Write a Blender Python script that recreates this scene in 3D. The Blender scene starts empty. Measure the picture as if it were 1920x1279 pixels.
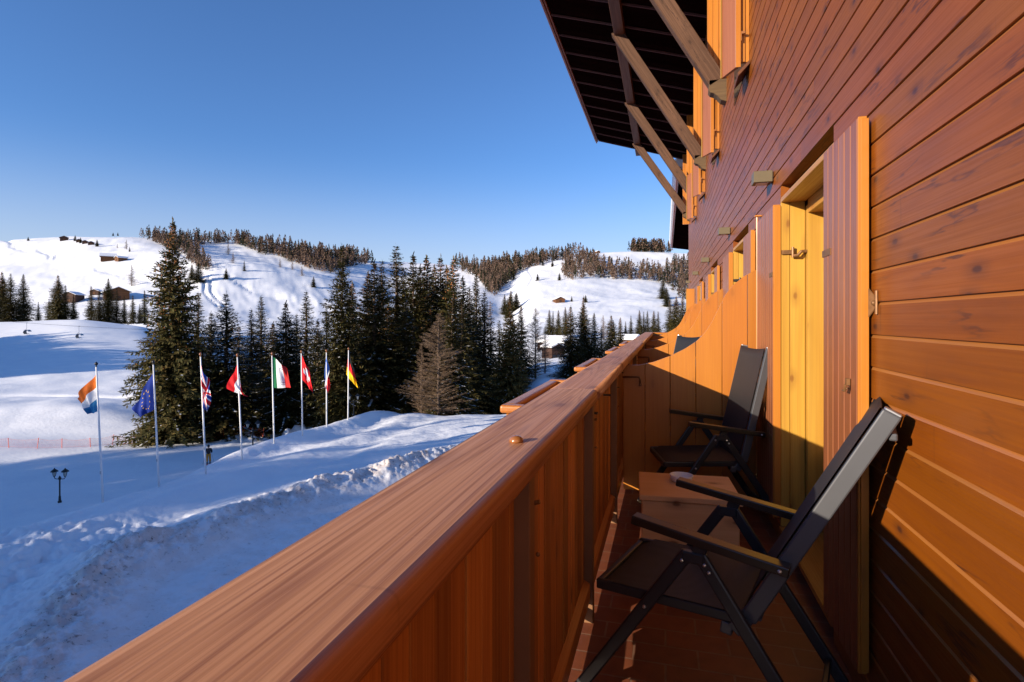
import bpy, math, random
import numpy as np
from mathutils import Vector, Matrix

# ------------------------------------------------------------------ camera, sky, sun, exposure
SC = bpy.context.scene
COL = SC.collection
F, CX, VX, VY, EYE = 1040.0, 960.0, 1248.0, 600.0, 1.4      # photograph: focal length and vanishing point in pixels of 1920
TH = math.atan((VX - CX) / F)
CT, ST = math.cos(TH), math.sin(TH)
cam_d = bpy.data.cameras.new('camera')
cam = bpy.data.objects.new('camera', cam_d)
COL.objects.link(cam)
cam.location = (0, 0, EYE)
cam.rotation_euler = (math.pi / 2, 0, TH)
cam_d.sensor_width = 36.0
cam_d.lens = 36.0 * F / 1920.0
cam_d.shift_y = (639.5 - VY) / 1920.0 * -1.0
cam_d.clip_start = 0.05
cam_d.clip_end = 6000.0
SC.camera = cam

SUN_DIR = Vector((1.0, 1.3, -0.40)).normalized()            # the way the light travels
SUN_EL = math.asin(-SUN_DIR.z)
SUN_AZ = math.atan2(-SUN_DIR.x, -SUN_DIR.y)                 # from +Y towards +X
world = bpy.data.worlds.new('World')
SC.world = world
world.use_nodes = True
wn = world.node_tree
bg = wn.nodes['Background']
sky = wn.nodes.new('ShaderNodeTexSky')
sky.sky_type = 'NISHITA'
sky.sun_disc = False
sky.sun_elevation = SUN_EL
sky.sun_rotation = SUN_AZ
sky.altitude = 1800.0
sky.air_density = 1.2
sky.dust_density = 0.6
sky.ozone_density = 6.0
# the pale band of winter air above the horizon
wtc = wn.nodes.new('ShaderNodeTexCoord'); wsep = wn.nodes.new('ShaderNodeSeparateXYZ'); wmr = wn.nodes.new('ShaderNodeMapRange'); wmx = wn.nodes.new('ShaderNodeMix')
wmr.interpolation_type = 'SMOOTHERSTEP'; wmx.data_type = 'RGBA'
wn.links.new(wtc.outputs['Generated'], wsep.inputs[0]); wn.links.new(wsep.outputs['Z'], wmr.inputs[0])
wmr.inputs[1].default_value = -0.02; wmr.inputs[2].default_value = 0.31; wmr.inputs[3].default_value = 0.60; wmr.inputs[4].default_value = 0.0
wn.links.new(wmr.outputs[0], wmx.inputs[0]); wn.links.new(sky.outputs[0], wmx.inputs[6]); wmx.inputs[7].default_value = (3.5, 3.65, 3.7, 1)
wtn = wn.nodes.new('ShaderNodeMix'); wtn.data_type = 'RGBA'; wtn.blend_type = 'MULTIPLY'; wtn.inputs[0].default_value = 1.0
wn.links.new(wmx.outputs[2], wtn.inputs[6]); wtn.inputs[7].default_value = (1.04, 0.99, 1.05, 1)
wn.links.new(wtn.outputs[2], bg.inputs[0])
bg.inputs[1].default_value = 0.115
sl = bpy.data.lights.new('sun', 'SUN')
sl.energy = 5.0
sl.angle = math.radians(0.5)
sl.color = (1.0, 0.86, 0.68)
so = bpy.data.objects.new('sun', sl)
COL.objects.link(so)
so.rotation_euler = SUN_DIR.to_track_quat('-Z', 'Y').to_euler()
so.location = (-60, -80, 60)
SC.view_settings.view_transform = 'Standard'
SC.view_settings.look = 'None'
SC.view_settings.exposure = 0.8
SC.view_settings.gamma = 1.0
SC.render.engine = 'CYCLES'
SC.render.resolution_x, SC.render.resolution_y = 1024, 682
SC.cycles.max_bounces = 6

rnd = random.Random(7)

# ------------------------------------------------------------------ helpers
def Wp(r, d, z):
    """camera plan coordinates (right, depth) to world"""
    return Vector((r * CT - d * ST, r * ST + d * CT, z))

def atD(px, py, d):
    return Wp((px - CX) / F * d, d, EYE + (VY - py) / F * d)

def tag(o, label=None, cat=None, group=None, kind=None):
    if label: o['label'] = label
    if cat: o['category'] = cat
    if group: o['group'] = group
    if kind: o['kind'] = kind
    return o

def empty(name, loc, label, cat, rz=0.0, group=None):
    o = bpy.data.objects.new(name, None)
    o.empty_display_size = 0.2
    COL.objects.link(o)
    o.location = loc
    o.rotation_euler = (0, 0, rz)
    return tag(o, label, cat, group)

class MB:
    def __init__(s):
        s.v, s.f, s.m, s.cuts = [], [], [], []
    def cut(s):
        """what follows is a separate piece: it becomes an object of its own"""
        s.cuts.append((len(s.v), len(s.f)))
    def add(s, vs, fs, mi=0):
        b = len(s.v)
        s.v += [tuple(v) for v in vs]
        s.f += [tuple(i + b for i in f) for f in fs]
        s.m += [mi] * len(fs)
    def box(s, x0, x1, y0, y1, z0, z1, mi=0):
        s.add([(x0,y0,z0),(x1,y0,z0),(x1,y1,z0),(x0,y1,z0),(x0,y0,z1),(x1,y0,z1),(x1,y1,z1),(x0,y1,z1)],
              [(0,3,2,1),(4,5,6,7),(0,1,5,4),(1,2,6,5),(2,3,7,6),(3,0,4,7)], mi)
    def beam(s, p, q, w, h, up=(0,0,1), mi=0):
        p, q = Vector(p), Vector(q)
        t = (q - p).normalized()
        u = Vector(up)
        sd = t.cross(u)
        if sd.length < 1e-5: sd = t.cross(Vector((1,0,0)))
        sd.normalize()
        n = sd.cross(t).normalized()
        vs = []
        for a in (p, q):
            for i, j in ((-1,-1),(1,-1),(1,1),(-1,1)):
                vs.append(a + sd * (i * w / 2) + n * (j * h / 2))
        s.add(vs, [(3,2,1,0),(4,5,6,7),(0,1,5,4),(1,2,6,5),(2,3,7,6),(3,0,4,7)], mi)
    def prism(s, poly, ext, mi=0):
        """polygon of 3D points extruded by a vector"""
        n = len(poly)
        e = Vector(ext)
        vs = [Vector(p) for p in poly] + [Vector(p) + e for p in poly]
        fs = [tuple(range(n))[::-1], tuple(range(n, 2 * n))]
        fs += [(i, (i + 1) % n, n + (i + 1) % n, n + i) for i in range(n)]
        s.add(vs, fs, mi)
    def tube(s, pts, r, n=8, mi=0, flat=1.0):
        pts = [Vector(p) for p in pts]
        rs = r if isinstance(r, (list, tuple)) else [r] * len(pts)
        vs, fs = [], []
        for i, p in enumerate(pts):
            t = (pts[min(i + 1, len(pts) - 1)] - pts[max(i - 1, 0)]).normalized()
            a = Vector((0, 0, 1)) if abs(t.z) < 0.95 else Vector((0, 1, 0))
            u = t.cross(a).normalized()
            w = u.cross(t).normalized()
            for k in range(n):
                an = 2 * math.pi * k / n
                vs.append(p + u * (math.cos(an) * rs[i] * flat) + w * (math.sin(an) * rs[i]))
        for i in range(len(pts) - 1):
            for k in range(n):
                fs.append((i * n + k, i * n + (k + 1) % n, (i + 1) * n + (k + 1) % n, (i + 1) * n + k))
        fs.append(tuple(range(n))[::-1])
        fs.append(tuple(range((len(pts) - 1) * n, len(pts) * n)))
        s.add(vs, fs, mi)
    def ball(s, c, r, n=10, m=6, sx=1, sy=1, sz=1, mi=0):
        vs, fs = [], []
        c = Vector(c)
        for j in range(1, m):
            ph = math.pi * j / m
            for i in range(n):
                a = 2 * math.pi * i / n
                vs.append(c + Vector((r * sx * math.sin(ph) * math.cos(a), r * sy * math.sin(ph) * math.sin(a), r * sz * math.cos(ph))))
        vs.append(c + Vector((0, 0, r * sz))); vs.append(c - Vector((0, 0, r * sz)))
        T, B = len(vs) - 2, len(vs) - 1
        for j in range(m - 2):
            for i in range(n):
                fs.append((j*n+i, (j+1)*n+i, (j+1)*n+(i+1)%n, j*n+(i+1)%n))
        for i in range(n):
            fs.append((T, i, (i+1)%n))
            fs.append((B, (m-2)*n+(i+1)%n, (m-2)*n+i))
        s.add(vs, fs, mi)
    def lathe(s, prof, c=(0,0,0), n=16, mi=0):
        vs, fs = [], []
        for r, z in prof:
            for i in range(n):
                a = 2 * math.pi * i / n
                vs.append((c[0] + r * math.cos(a), c[1] + r * math.sin(a), c[2] + z))
        for j in range(len(prof) - 1):
            for i in range(n):
                fs.append((j*n+i, j*n+(i+1)%n, (j+1)*n+(i+1)%n, (j+1)*n+i))
        fs.append(tuple(range(n))[::-1]); fs.append(tuple(range((len(prof)-1)*n, len(prof)*n)))
        s.add(vs, fs, mi)
    def build(s, name, mats, parent=None, bevel=0.0, smooth=False, label=None, segs=1, loc=None):
        if s.cuts:
            out = None
            ends = s.cuts[1:] + [(len(s.v), len(s.f))]
            for (v0, f0), (v1, f1) in zip(s.cuts, ends):
                if f1 == f0: continue
                p = MB(); p.v = s.v[v0:v1]; p.m = s.m[f0:f1]
                p.f = [tuple(i - v0 for i in f) for f in s.f[f0:f1]]
                o = p.build(name, mats, parent, bevel, smooth, label, segs, loc)
                out = out or o
            return out
        me = bpy.data.meshes.new(name)
        me.from_pydata(s.v, [], s.f)
        if not isinstance(mats, (list, tuple)): mats = [mats]
        for m in mats: me.materials.append(m)
        me.polygons.foreach_set('material_index', s.m)
        if smooth: me.polygons.foreach_set('use_smooth', [True] * len(s.f))
        me.update()
        o = bpy.data.objects.new(name, me)
        COL.objects.link(o)
        if parent: o.parent = parent
        if bevel:
            b = o.modifiers.new('bevel', 'BEVEL')
            b.width = bevel; b.segments = segs; b.limit_method = 'ANGLE'; b.angle_limit = math.radians(40)
        if label: o['label'] = label
        if loc is not None: o.location = loc
        return o

def np_mesh(name, V, Q, mats, mi=None, smooth=True, parent=None):
    """fast mesh from numpy: V (n,3), Q (m,4) quads"""
    me = bpy.data.meshes.new(name)
    V = np.asarray(V, np.float32); Q = np.asarray(Q, np.int32)
    me.vertices.add(len(V)); me.vertices.foreach_set('co', V.ravel())
    me.loops.add(Q.size); me.loops.foreach_set('vertex_index', Q.ravel())
    me.polygons.add(len(Q))
    me.polygons.foreach_set('loop_start', np.arange(0, Q.size, Q.shape[1], dtype=np.int32))
    me.polygons.foreach_set('loop_total', np.full(len(Q), Q.shape[1], np.int32))
    for m in mats: me.materials.append(m)
    if mi is not None: me.polygons.foreach_set('material_index', np.asarray(mi, np.int32))
    if smooth: me.polygons.foreach_set('use_smooth', np.ones(len(Q), bool))
    me.update(calc_edges=True); me.validate()
    return me

def link(name, me, parent=None):
    o = bpy.data.objects.new(name, me)
    COL.objects.link(o)
    if parent: o.parent = parent
    return o

def copy_thing(root):
    r = root.copy(); COL.objects.link(r)
    for ch in root.children:
        c = ch.copy(); COL.objects.link(c); c.parent = r
        for g in ch.children:
            d = g.copy(); COL.objects.link(d); d.parent = c
    return r

# ------------------------------------------------------------------ materials
class NT:
    def __init__(s, name):
        s.mat = bpy.data.materials.new(name)
        s.mat.use_nodes = True
        s.t = s.mat.node_tree
        s.b = s.t.nodes['Principled BSDF']
    def n(s, typ, **kw):
        x = s.t.nodes.new('ShaderNode' + typ)
        for k, v in kw.items(): setattr(x, k, v)
        return x
    def l(s, a, b): s.t.links.new(a, b)
    def val(s, inp, v):
        if hasattr(v, 'is_linked') or hasattr(v, 'links'): s.l(v, inp)
        else: inp.default_value = v
    def math(s, op, a, b=None, c=None, clamp=False):
        x = s.n('Math', operation=op); x.use_clamp = clamp
        s.val(x.inputs[0], a)
        if b is not None: s.val(x.inputs[1], b)
        if c is not None: s.val(x.inputs[2], c)
        return x.outputs[0]
    def mix(s, f, a, b, blend='MIX'):
        x = s.n('Mix', data_type='RGBA', blend_type=blend)
        s.val(x.inputs[0], f)
        for i, c in ((6, a), (7, b)):
            if isinstance(c, (tuple, list)): x.inputs[i].default_value = (*c[:3], 1)
            else: s.l(c, x.inputs[i])
        return x.outputs[2]
    def noise(s, vec, scale, detail=3.0, rough=0.55, dist=0.0):
        x = s.n('TexNoise')
        if vec is not None: s.l(vec, x.inputs['Vector'])
        x.inputs['Scale'].default_value = scale; x.inputs['Detail'].default_value = detail
        x.inputs['Roughness'].default_value = rough; x.inputs['Distortion'].default_value = dist
        return x.outputs[0]
    def mapr(s, v, a, b, c=0.0, d=1.0, smooth=True):
        x = s.n('MapRange'); x.interpolation_type = 'SMOOTHSTEP' if smooth else 'LINEAR'
        s.l(v, x.inputs[0])
        for i, q in enumerate((a, b, c, d)): x.inputs[i + 1].default_value = q
        return x.outputs[0]
    def scalev(s, vec, sc, add=None):
        x = s.n('Mapping')
        s.l(vec, x.inputs[0]); x.inputs['Scale'].default_value = sc
        return x.outputs[0]
    def obj(s): return s.n('TexCoord').outputs['Object']
    def bump(s, h, strength=0.3, dist=0.01):
        x = s.n('Bump'); x.inputs['Strength'].default_value = strength; x.inputs['Distance'].default_value = dist
        s.l(h, x.inputs['Height']); s.l(x.outputs[0], s.b.inputs['Normal'])

def plain(name, col, rough=0.6, metal=0.0, var=0.12, scale=6.0, spec=0.5, coat=0.0):
    t = NT(name)
    nz = t.noise(t.obj(), scale, 4.0)
    c = t.mix(t.mapr(nz, 0.3, 0.7), tuple(x * (1 - var) for x in col), tuple(min(1, x * (1 + var)) for x in col))
    t.l(c, t.b.inputs['Base Color'])
    t.b.inputs['Roughness'].default_value = rough
    t.b.inputs['Metallic'].default_value = metal
    t.b.inputs['Specular IOR Level'].default_value = spec
    t.b.inputs['Coat Weight'].default_value = coat
    return t.mat

def wood(name, light, dark, axis, knot=(0.10, 0.035, 0.012), rough=0.42, coat=0.15, figure=1.0, tone=0.35, knots=0.6,
         weather=None, bump=0.25, fibre=1.0, grain=1.0, kscale=1.0, coat_rough=0.25, spec=0.4, sharp=1.6, freq=62.0, flen=1.6, crack=0.0):
    t = NT(name)
    geo = t.n('NewGeometry')
    r = geo.outputs['Random Per Island']
    sc = t.n('Vector' + 'Math', operation='SCALE')
    sc.inputs[0].default_value = (17.3, 31.7, 23.1); t.l(r, sc.inputs['Scale'])
    ad = t.n('VectorMath', operation='ADD')
    t.l(t.obj(), ad.inputs[0]); t.l(sc.outputs[0], ad.inputs[1])
    P = ad.outputs[0]
    s = [9.0 * grain] * 3; s[axis] = 0.42 * grain
    G = t.scalev(P, s)
    # contour lines of a stretched noise make cathedral figure
    n1 = t.noise(G, 0.55, 2.0, 0.5)
    ring = t.math('MULTIPLY_ADD', t.math('SINE', t.math('MULTIPLY', n1, freq)), 0.5, 0.5)
    ring = t.math('POWER', ring, sharp)
    s2 = [150.0 * grain] * 3; s2[axis] = flen * grain
    fib = t.noise(t.scalev(P, s2), 1.0, 4.0, 0.65)
    s3 = [3.5] * 3; s3[axis] = 0.6
    br = t.noise(t.scalev(P, s3), 1.0, 3.0)
    m = t.math('MULTIPLY', ring, 0.42 * figure)
    m = t.math('ADD', m, t.math('MULTIPLY', t.mapr(fib, 0.38, 0.64), 0.42 * fibre))
    m = t.math('ADD', m, t.math('MULTIPLY', t.mapr(br, 0.35, 0.7), 0.30), clamp=True)
    col = t.mix(m, light, dark)
    # board to board tone
    hs = t.n('HueSaturation')
    t.l(col, hs.inputs['Color'])
    w = t.n('TexWhiteNoise'); w.noise_dimensions = '1D'; t.l(r, w.inputs['W'])
    t.l(t.mapr(w.outputs['Value'], 0, 1, 1 - tone, 1 + tone * 0.7, False), hs.inputs['Value'])
    t.l(t.mapr(r, 0, 1, 0.497, 0.503, False), hs.inputs['Hue'])
    col = hs.outputs[0]
    # knots
    s4 = [4.2 * kscale] * 3; s4[axis] = 1.25 * kscale
    sp_ = t.n('SeparateXYZ'); t.l(P, sp_.inputs[0])
    oth = [i for i in range(3) if i != axis]
    cb = t.n('CombineXYZ')
    wob = t.math('MULTIPLY', t.noise(t.scalev(P, [6.0] * 3), 1.0, 2.0), 0.05)
    t.l(t.math('MULTIPLY', t.math('ADD', sp_.outputs[axis], wob), 1.9 * kscale), cb.inputs[0])
    t.l(t.math('MULTIPLY', t.math('ADD', sp_.outputs[oth[0]], sp_.outputs[oth[1]]), 4.2 * kscale), cb.inputs[1])
    vo = t.n('TexVoronoi'); vo.voronoi_dimensions = '2D'; t.l(cb.outputs[0], vo.inputs['Vector']); vo.inputs['Scale'].default_value = 1.0
    sep = t.n('SeparateColor'); t.l(vo.outputs['Color'], sep.inputs[0])
    km = t.math('MULTIPLY', t.mapr(vo.outputs['Distance'], 0.030, 0.085, 1, 0), t.mapr(sep.outputs[0], 0.42, 0.48))
    halo = t.math('MULTIPLY', t.mapr(vo.outputs['Distance'], 0.06, 0.26, 1, 0), t.mapr(sep.outputs[0], 0.42, 0.48))
    col = t.mix(t.math('MULTIPLY', halo, 0.35 * knots), col, knot)
    col = t.mix(t.math('MULTIPLY', km, 0.8 * knots), col, knot)
    if crack:
        s6 = [5.0] * 3; s6[axis] = 0.55
        cn = t.noise(t.scalev(P, s6), 1.3, 5.0, 0.6)
        cm = t.noise(t.scalev(P, s4), 0.9, 2.0)
        ck = t.math('MULTIPLY', t.mapr(t.math('ABSOLUTE', t.math('SUBTRACT', cn, 0.5)), 0.0, 0.016, 1, 0), t.mapr(cm, 0.42, 0.60))
        col = t.mix(t.math('MULTIPLY', ck, crack), col, knot)
        # pale flecks across the grain beside knots
        s7 = [2.0] * 3; s7[axis] = 34.0
        fl = t.noise(t.scalev(P, s7), 1.0, 2.0)
        col = t.mix(t.math('MULTIPLY', t.mapr(fl, 0.70, 0.78), 0.28), col, light)
        col = t.mix(t.math('MULTIPLY', t.mapr(fl, 0.32, 0.24), 0.30), col, knot)
    if weather:
        s5 = [2.2] * 3; s5[axis] = 0.5
        wv = t.noise(t.scalev(P, s5), 1.6, 6.0, 0.7)
        col = t.mix(t.math('MULTIPLY', t.mapr(wv, 0.46, 0.74), 0.5), col, weather)
    t.l(col, t.b.inputs['Base Color'])
    rg = t.math('ADD', t.mapr(fib, 0.3, 0.7, -0.08, 0.10), rough)
    t.l(rg, t.b.inputs['Roughness'])
    t.b.inputs['Coat Weight'].default_value = coat
    t.b.inputs['Coat Roughness'].default_value = coat_rough
    t.b.inputs['Specular IOR Level'].default_value = spec
    if bump:
        h = t.math('ADD', t.math('MULTIPLY', fib, 0.6), t.math('MULTIPLY', ring, 0.25))
        t.bump(h, bump, 0.003)
    return t.mat

M = {}
M['wall'] = wood('stained_siding', (0.235, 0.064, 0.0030), (0.130, 0.029, 0.0020), 1, rough=0.50, coat=0.30, spec=0.25, figure=0.40, tone=0.10, knots=1.0, fibre=0.5, sharp=3.0, freq=90.0, bump=0.12, crack=0.75, kscale=1.6,
                 weather=(0.115, 0.029, 0.006), knot=(0.045, 0.014, 0.008), coat_rough=0.30)
M['wall_edge'] = wood('siding_edge', (0.36, 0.135, 0.03), (0.26, 0.085, 0.018), 1, figure=0.4, tone=0.1, knots=0.2)
M['cap'] = wood('larch_handrail', (0.58, 0.285, 0.135), (0.245, 0.092, 0.045), 1, rough=0.50, coat=0.06, figure=0.9, spec=0.2, tone=0.05, knots=0.9, grain=1.25, fibre=0.9, sharp=4.0, freq=110.0, flen=0.9, bump=0.10, crack=0.35,
                weather=(0.46, 0.20, 0.115), kscale=0.8, coat_rough=0.3, knot=(0.11, 0.035, 0.015))
M['orange'] = wood('orange_boards', (0.42, 0.150, 0.017), (0.29, 0.080, 0.007), 2, rough=0.42, coat=0.2, figure=0.25, tone=0.10, knots=0.25, fibre=0.5, bump=0.1)
M['yellow'] = wood('yellow_pine', (0.47, 0.262, 0.042), (0.33, 0.145, 0.016), 2, rough=0.42, coat=0.15, figure=0.5, tone=0.12, knots=0.8, knot=(0.17, 0.055, 0.012), bump=0.1, fibre=0.6, kscale=1.3)
M['yellow_y'] = wood('yellow_pine_long', (0.46, 0.215, 0.038), (0.32, 0.125, 0.016), 1, rough=0.42, figure=0.5, tone=0.1, knots=0.6, knot=(0.30, 0.10, 0.02), bump=0.1)
M['shutter'] = wood('shutter_boards', (0.29, 0.098, 0.036), (0.19, 0.054, 0.021), 2, rough=0.42, coat=0.35, figure=0.35, tone=0.10, knots=0.2, coat_rough=0.35)
M['slat'] = wood('balustrade_boards', (0.60, 0.225, 0.042), (0.32, 0.095, 0.018), 2, rough=0.5, figure=0.5, tone=0.40, knots=0.6)
M['slat_y'] = wood('balustrade_rail', (0.50, 0.180, 0.032), (0.32, 0.095, 0.018), 1, rough=0.45, coat=0.2, figure=0.4, tone=0.2, knots=0.3)
M['trough'] = wood('flower_box_boards', (0.44, 0.165, 0.024), (0.29, 0.088, 0.011), 1, rough=0.4, coat=0.25, figure=0.4, tone=0.1, knots=0.2)
M['post'] = plain('brown_post', (0.20, 0.095, 0.040), 0.55, var=0.08)
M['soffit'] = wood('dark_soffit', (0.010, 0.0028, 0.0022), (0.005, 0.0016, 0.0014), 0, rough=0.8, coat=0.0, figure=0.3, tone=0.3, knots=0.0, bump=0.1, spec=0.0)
M['lath'] = wood('soffit_lath', (0.16, 0.075, 0.065), (0.10, 0.045, 0.04), 0, rough=0.8, coat=0, figure=0.2, knots=0, bump=0.0, spec=0.05)
M['strut'] = wood('weathered_beam', (0.125, 0.062, 0.038), (0.036, 0.016, 0.009), 0, rough=0.7, coat=0.0, figure=0.6, tone=0.15, knots=0.8, grain=1.0, knot=(0.03, 0.015, 0.01), bump=0.5, weather=(0.060, 0.033, 0.021), crack=0.8, spec=0.2)
M['purlin'] = wood('purlin_wood', (0.14, 0.045, 0.015), (0.06, 0.018, 0.008), 1, rough=0.6, coat=0.0, figure=0.5, tone=0.1)
M['fascia'] = wood('fascia_wood', (0.27, 0.070, 0.030), (0.15, 0.035, 0.016), 1, rough=0.5, figure=0.3, tone=0.1, knots=0.1)
M['corbel'] = wood('corbel_wood', (0.105, 0.060, 0.024), (0.05, 0.026, 0.011), 0, rough=0.65, coat=0.0, figure=0.5)
M['box'] = wood('pale_pine', (0.74, 0.42, 0.21), (0.60, 0.30, 0.13), 0, rough=0.5, coat=0.05, figure=0.45, tone=0.06, knots=1.0, knot=(0.16, 0.06, 0.02), bump=0.1, fibre=0.5, kscale=1.5)
M['log'] = wood('hut_logs', (0.17, 0.070, 0.024), (0.085, 0.031, 0.012), 0, rough=0.8, coat=0, figure=0.4, knots=0.2)
M['logdark'] = wood('hut_logs_dark', (0.085, 0.038, 0.022), (0.038, 0.017, 0.011), 0, rough=0.8, coat=0, figure=0.4, knots=0.2)
M['frame'] = plain('anthracite_aluminium', (0.075, 0.077, 0.085), 0.38, metal=0.3, var=0.05)
M['frame_black'] = plain('black_frame', (0.020, 0.020, 0.023), 0.4, var=0.1)
M['arm'] = plain('black_armrest', (0.022, 0.016, 0.011), 0.30, var=0.1)
M['rivet'] = plain('steel_rivet', (0.55, 0.55, 0.56), 0.3, metal=0.9, var=0.05)
M['iron'] = plain('rusty_iron', (0.20, 0.095, 0.035), 0.5, metal=0.4, var=0.2, scale=40)
M['black_iron'] = plain('black_iron', (0.012, 0.012, 0.013), 0.45, var=0.1)
M['brass'] = plain('brown_knob', (0.26, 0.095, 0.026), 0.25, coat=0.6)
M['lampbox'] = plain('taupe_metal', (0.115, 0.088, 0.048), 0.45, metal=0.0, var=0.05)
M['ceramic'] = plain('white_ceramic', (0.75, 0.75, 0.78), 0.3, var=0.03)
M['white_paint'] = plain('white_paint', (0.80, 0.80, 0.80), 0.35, var=0.03)
M['glass'] = plain('dark_glass', (0.012, 0.014, 0.018), 0.08, var=0.1)
M['lamp_glass'] = plain('lantern_glass', (0.55, 0.55, 0.50), 0.15, var=0.1)
M['orange_net'] = plain('orange_net', (0.70, 0.13, 0.04), 0.7)
M['red_post'] = plain('orange_post', (0.72, 0.10, 0.03), 0.6)
M['silver'] = plain('lift_steel', (0.35, 0.37, 0.42), 0.3, metal=0.6)
M['bubble'] = plain('smoked_bubble', (0.06, 0.08, 0.13), 0.12)
for nm, c in dict(red=(0.60, 0.012, 0.018), white=(0.80, 0.80, 0.80), blue=(0.02, 0.05, 0.30), orange=(0.75, 0.16, 0.02), sky=(0.03, 0.20, 0.42),
                  gold=(0.85, 0.50, 0.01), black=(0.012, 0.012, 0.012), green=(0.008, 0.13, 0.05), euro=(0.012, 0.035, 0.24), grey=(0.16, 0.17, 0.20), fred=(0.45, 0.02, 0.02), fblue=(0.05, 0.14, 0.48)).items():
    M['f_' + nm] = plain('cloth_' + nm, c, 0.75, var=0.06, scale=3.0, spec=0.2)
M['jacket'] = plain('dark_jacket', (0.015, 0.015, 0.02), 0.8)
M['trousers'] = plain('mustard_trousers', (0.55, 0.22, 0.01), 0.8)
M['skin'] = plain('skin', (0.55, 0.30, 0.20), 0.6)

def fabric():
    t = NT('textilene')
    w = t.n('TexWave'); w.bands_direction = 'Y'; t.l(t.obj(), w.inputs['Vector']); w.inputs['Scale'].default_value = 90.0
    w2 = t.n('TexWave'); w2.bands_direction = 'Z'; t.l(t.obj(), w2.inputs['Vector']); w2.inputs['Scale'].default_value = 90.0
    m = t.math('MULTIPLY', w.outputs['Fac'], w2.outputs['Fac'])
    nz = t.noise(t.obj(), 30.0)
    c = t.mix(t.math('MULTIPLY', m, nz), (0.009, 0.0085, 0.010), (0.036, 0.034, 0.037))
    t.l(c, t.b.inputs['Base Color']); t.b.inputs['Roughness'].default_value = 0.6
    return t.mat
M['fabric'] = fabric()

def tiles():
    t = NT('terracotta_tiles')
    br = t.n('TexBrick')
    mp = t.n('Mapping'); t.l(t.obj(), mp.inputs[0])
    t.l(mp.outputs[0], br.inputs['Vector'])
    br.inputs['Scale'].default_value = 1.0
    br.inputs['Brick Width'].default_value = 0.26; br.inputs['Row Height'].default_value = 0.13
    br.inputs['Mortar Size'].default_value = 0.005; br.inputs['Mortar Smooth'].default_value = 0.2
    br.inputs['Color1'].default_value = (0.25, 0.072, 0.028, 1); br.inputs['Color2'].default_value = (0.18, 0.050, 0.021, 1)
    br.inputs['Mortar'].default_value = (0.24, 0.13, 0.08, 1)
    nz = t.noise(t.obj(), 14.0, 5.0)
    c = t.mix(t.mapr(nz, 0.35, 0.7, 0, 0.5), br.outputs['Color'], (0.14, 0.040, 0.019))
    t.l(c, t.b.inputs['Base Color']); t.b.inputs['Roughness'].default_value = 0.55
    t.bump(t.math('SUBTRACT', 1.0, br.outputs['Fac']), 0.4, 0.004)
    return t.mat
M['tile'] = tiles()

def snow():
    t = NT('snow')
    P = t.obj()
    n1 = t.noise(P, 0.35, 4.0)
    col = t.mix(t.mapr(n1, 0.3, 0.7), (0.86, 0.87, 0.89), (0.80, 0.82, 0.86))
    at = t.n('Attribute'); at.attribute_name = 'dirt'
    d1 = t.noise(P, 1.1, 6.0, 0.75)
    d2 = t.noise(P, 5.0, 4.0, 0.7)
    dm = t.math('MULTIPLY', at.outputs['Fac'], t.mapr(d1, 0.36, 0.58))
    col = t.mix(t.math('MULTIPLY', dm, 0.60, clamp=True), col, (0.50, 0.38, 0.32))
    dk = t.math('MULTIPLY', at.outputs['Fac'], t.math('MULTIPLY', t.mapr(d2, 0.56, 0.66), t.mapr(d1, 0.42, 0.56)))
    col = t.mix(t.math('MULTIPLY', dk, 0.85, clamp=True), col, (0.13, 0.085, 0.06))
    t.l(col, t.b.inputs['Base Color'])
    t.b.inputs['Roughness'].default_value = 0.65
    t.b.inputs['Specular IOR Level'].default_value = 0.25
    b1 = t.noise(P, 2.2, 6.0, 0.6)
    b2 = t.noise(P, 14.0, 3.0, 0.6)
    t.bump(t.math('ADD', b1, t.math('MULTIPLY', b2, 0.25)), 0.5, 0.10)
    return t.mat
M['snow'] = snow()
M['snow_plain'] = plain('snow_cover', (0.84, 0.85, 0.88), 0.7, var=0.03, scale=2.0, spec=0.2)

def foliage(name, a, b, tint):
    t = NT(name)
    g = t.n('NewGeometry')
    oi = t.n('ObjectInfo')
    c = t.mix(g.outputs['Random Per Island'], a, b)
    nz = t.noise(t.obj(), 1.3, 3.0)
    c = t.mix(t.mapr(nz, 0.42, 0.68, 0, 0.6), c, tint)
    hs = t.n('HueSaturation'); t.l(c, hs.inputs['Color'])
    t.l(t.mapr(oi.outputs['Random'], 0, 1, 0.75, 1.25, False), hs.inputs['Value'])
    t.l(hs.outputs[0], t.b.inputs['Base Color'])
    t.b.inputs['Roughness'].default_value = 0.75
    t.b.inputs['Specular IOR Level'].default_value = 0.15
    return t.mat
M['needle'] = foliage('spruce_needles', (0.024, 0.027, 0.009), (0.085, 0.076, 0.022), (0.120, 0.074, 0.025))
M['cone'] = foliage('spruce_cones', (0.24, 0.085, 0.028), (0.36, 0.15, 0.055), (0.16, 0.07, 0.03))
M['bark'] = plain('bark', (0.11, 0.075, 0.055), 0.9, var=0.35, scale=5)
M['twig'] = foliage('larch_twigs', (0.13, 0.085, 0.055), (0.25, 0.17, 0.11), (0.17, 0.11, 0.068))
M['wood_green'] = foliage('far_spruce', (0.020, 0.027, 0.015), (0.050, 0.052, 0.028), (0.042, 0.036, 0.021))
M['wood_brown'] = foliage('far_larch', (0.105, 0.070, 0.052), (0.165, 0.110, 0.080), (0.125, 0.080, 0.059))

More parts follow.
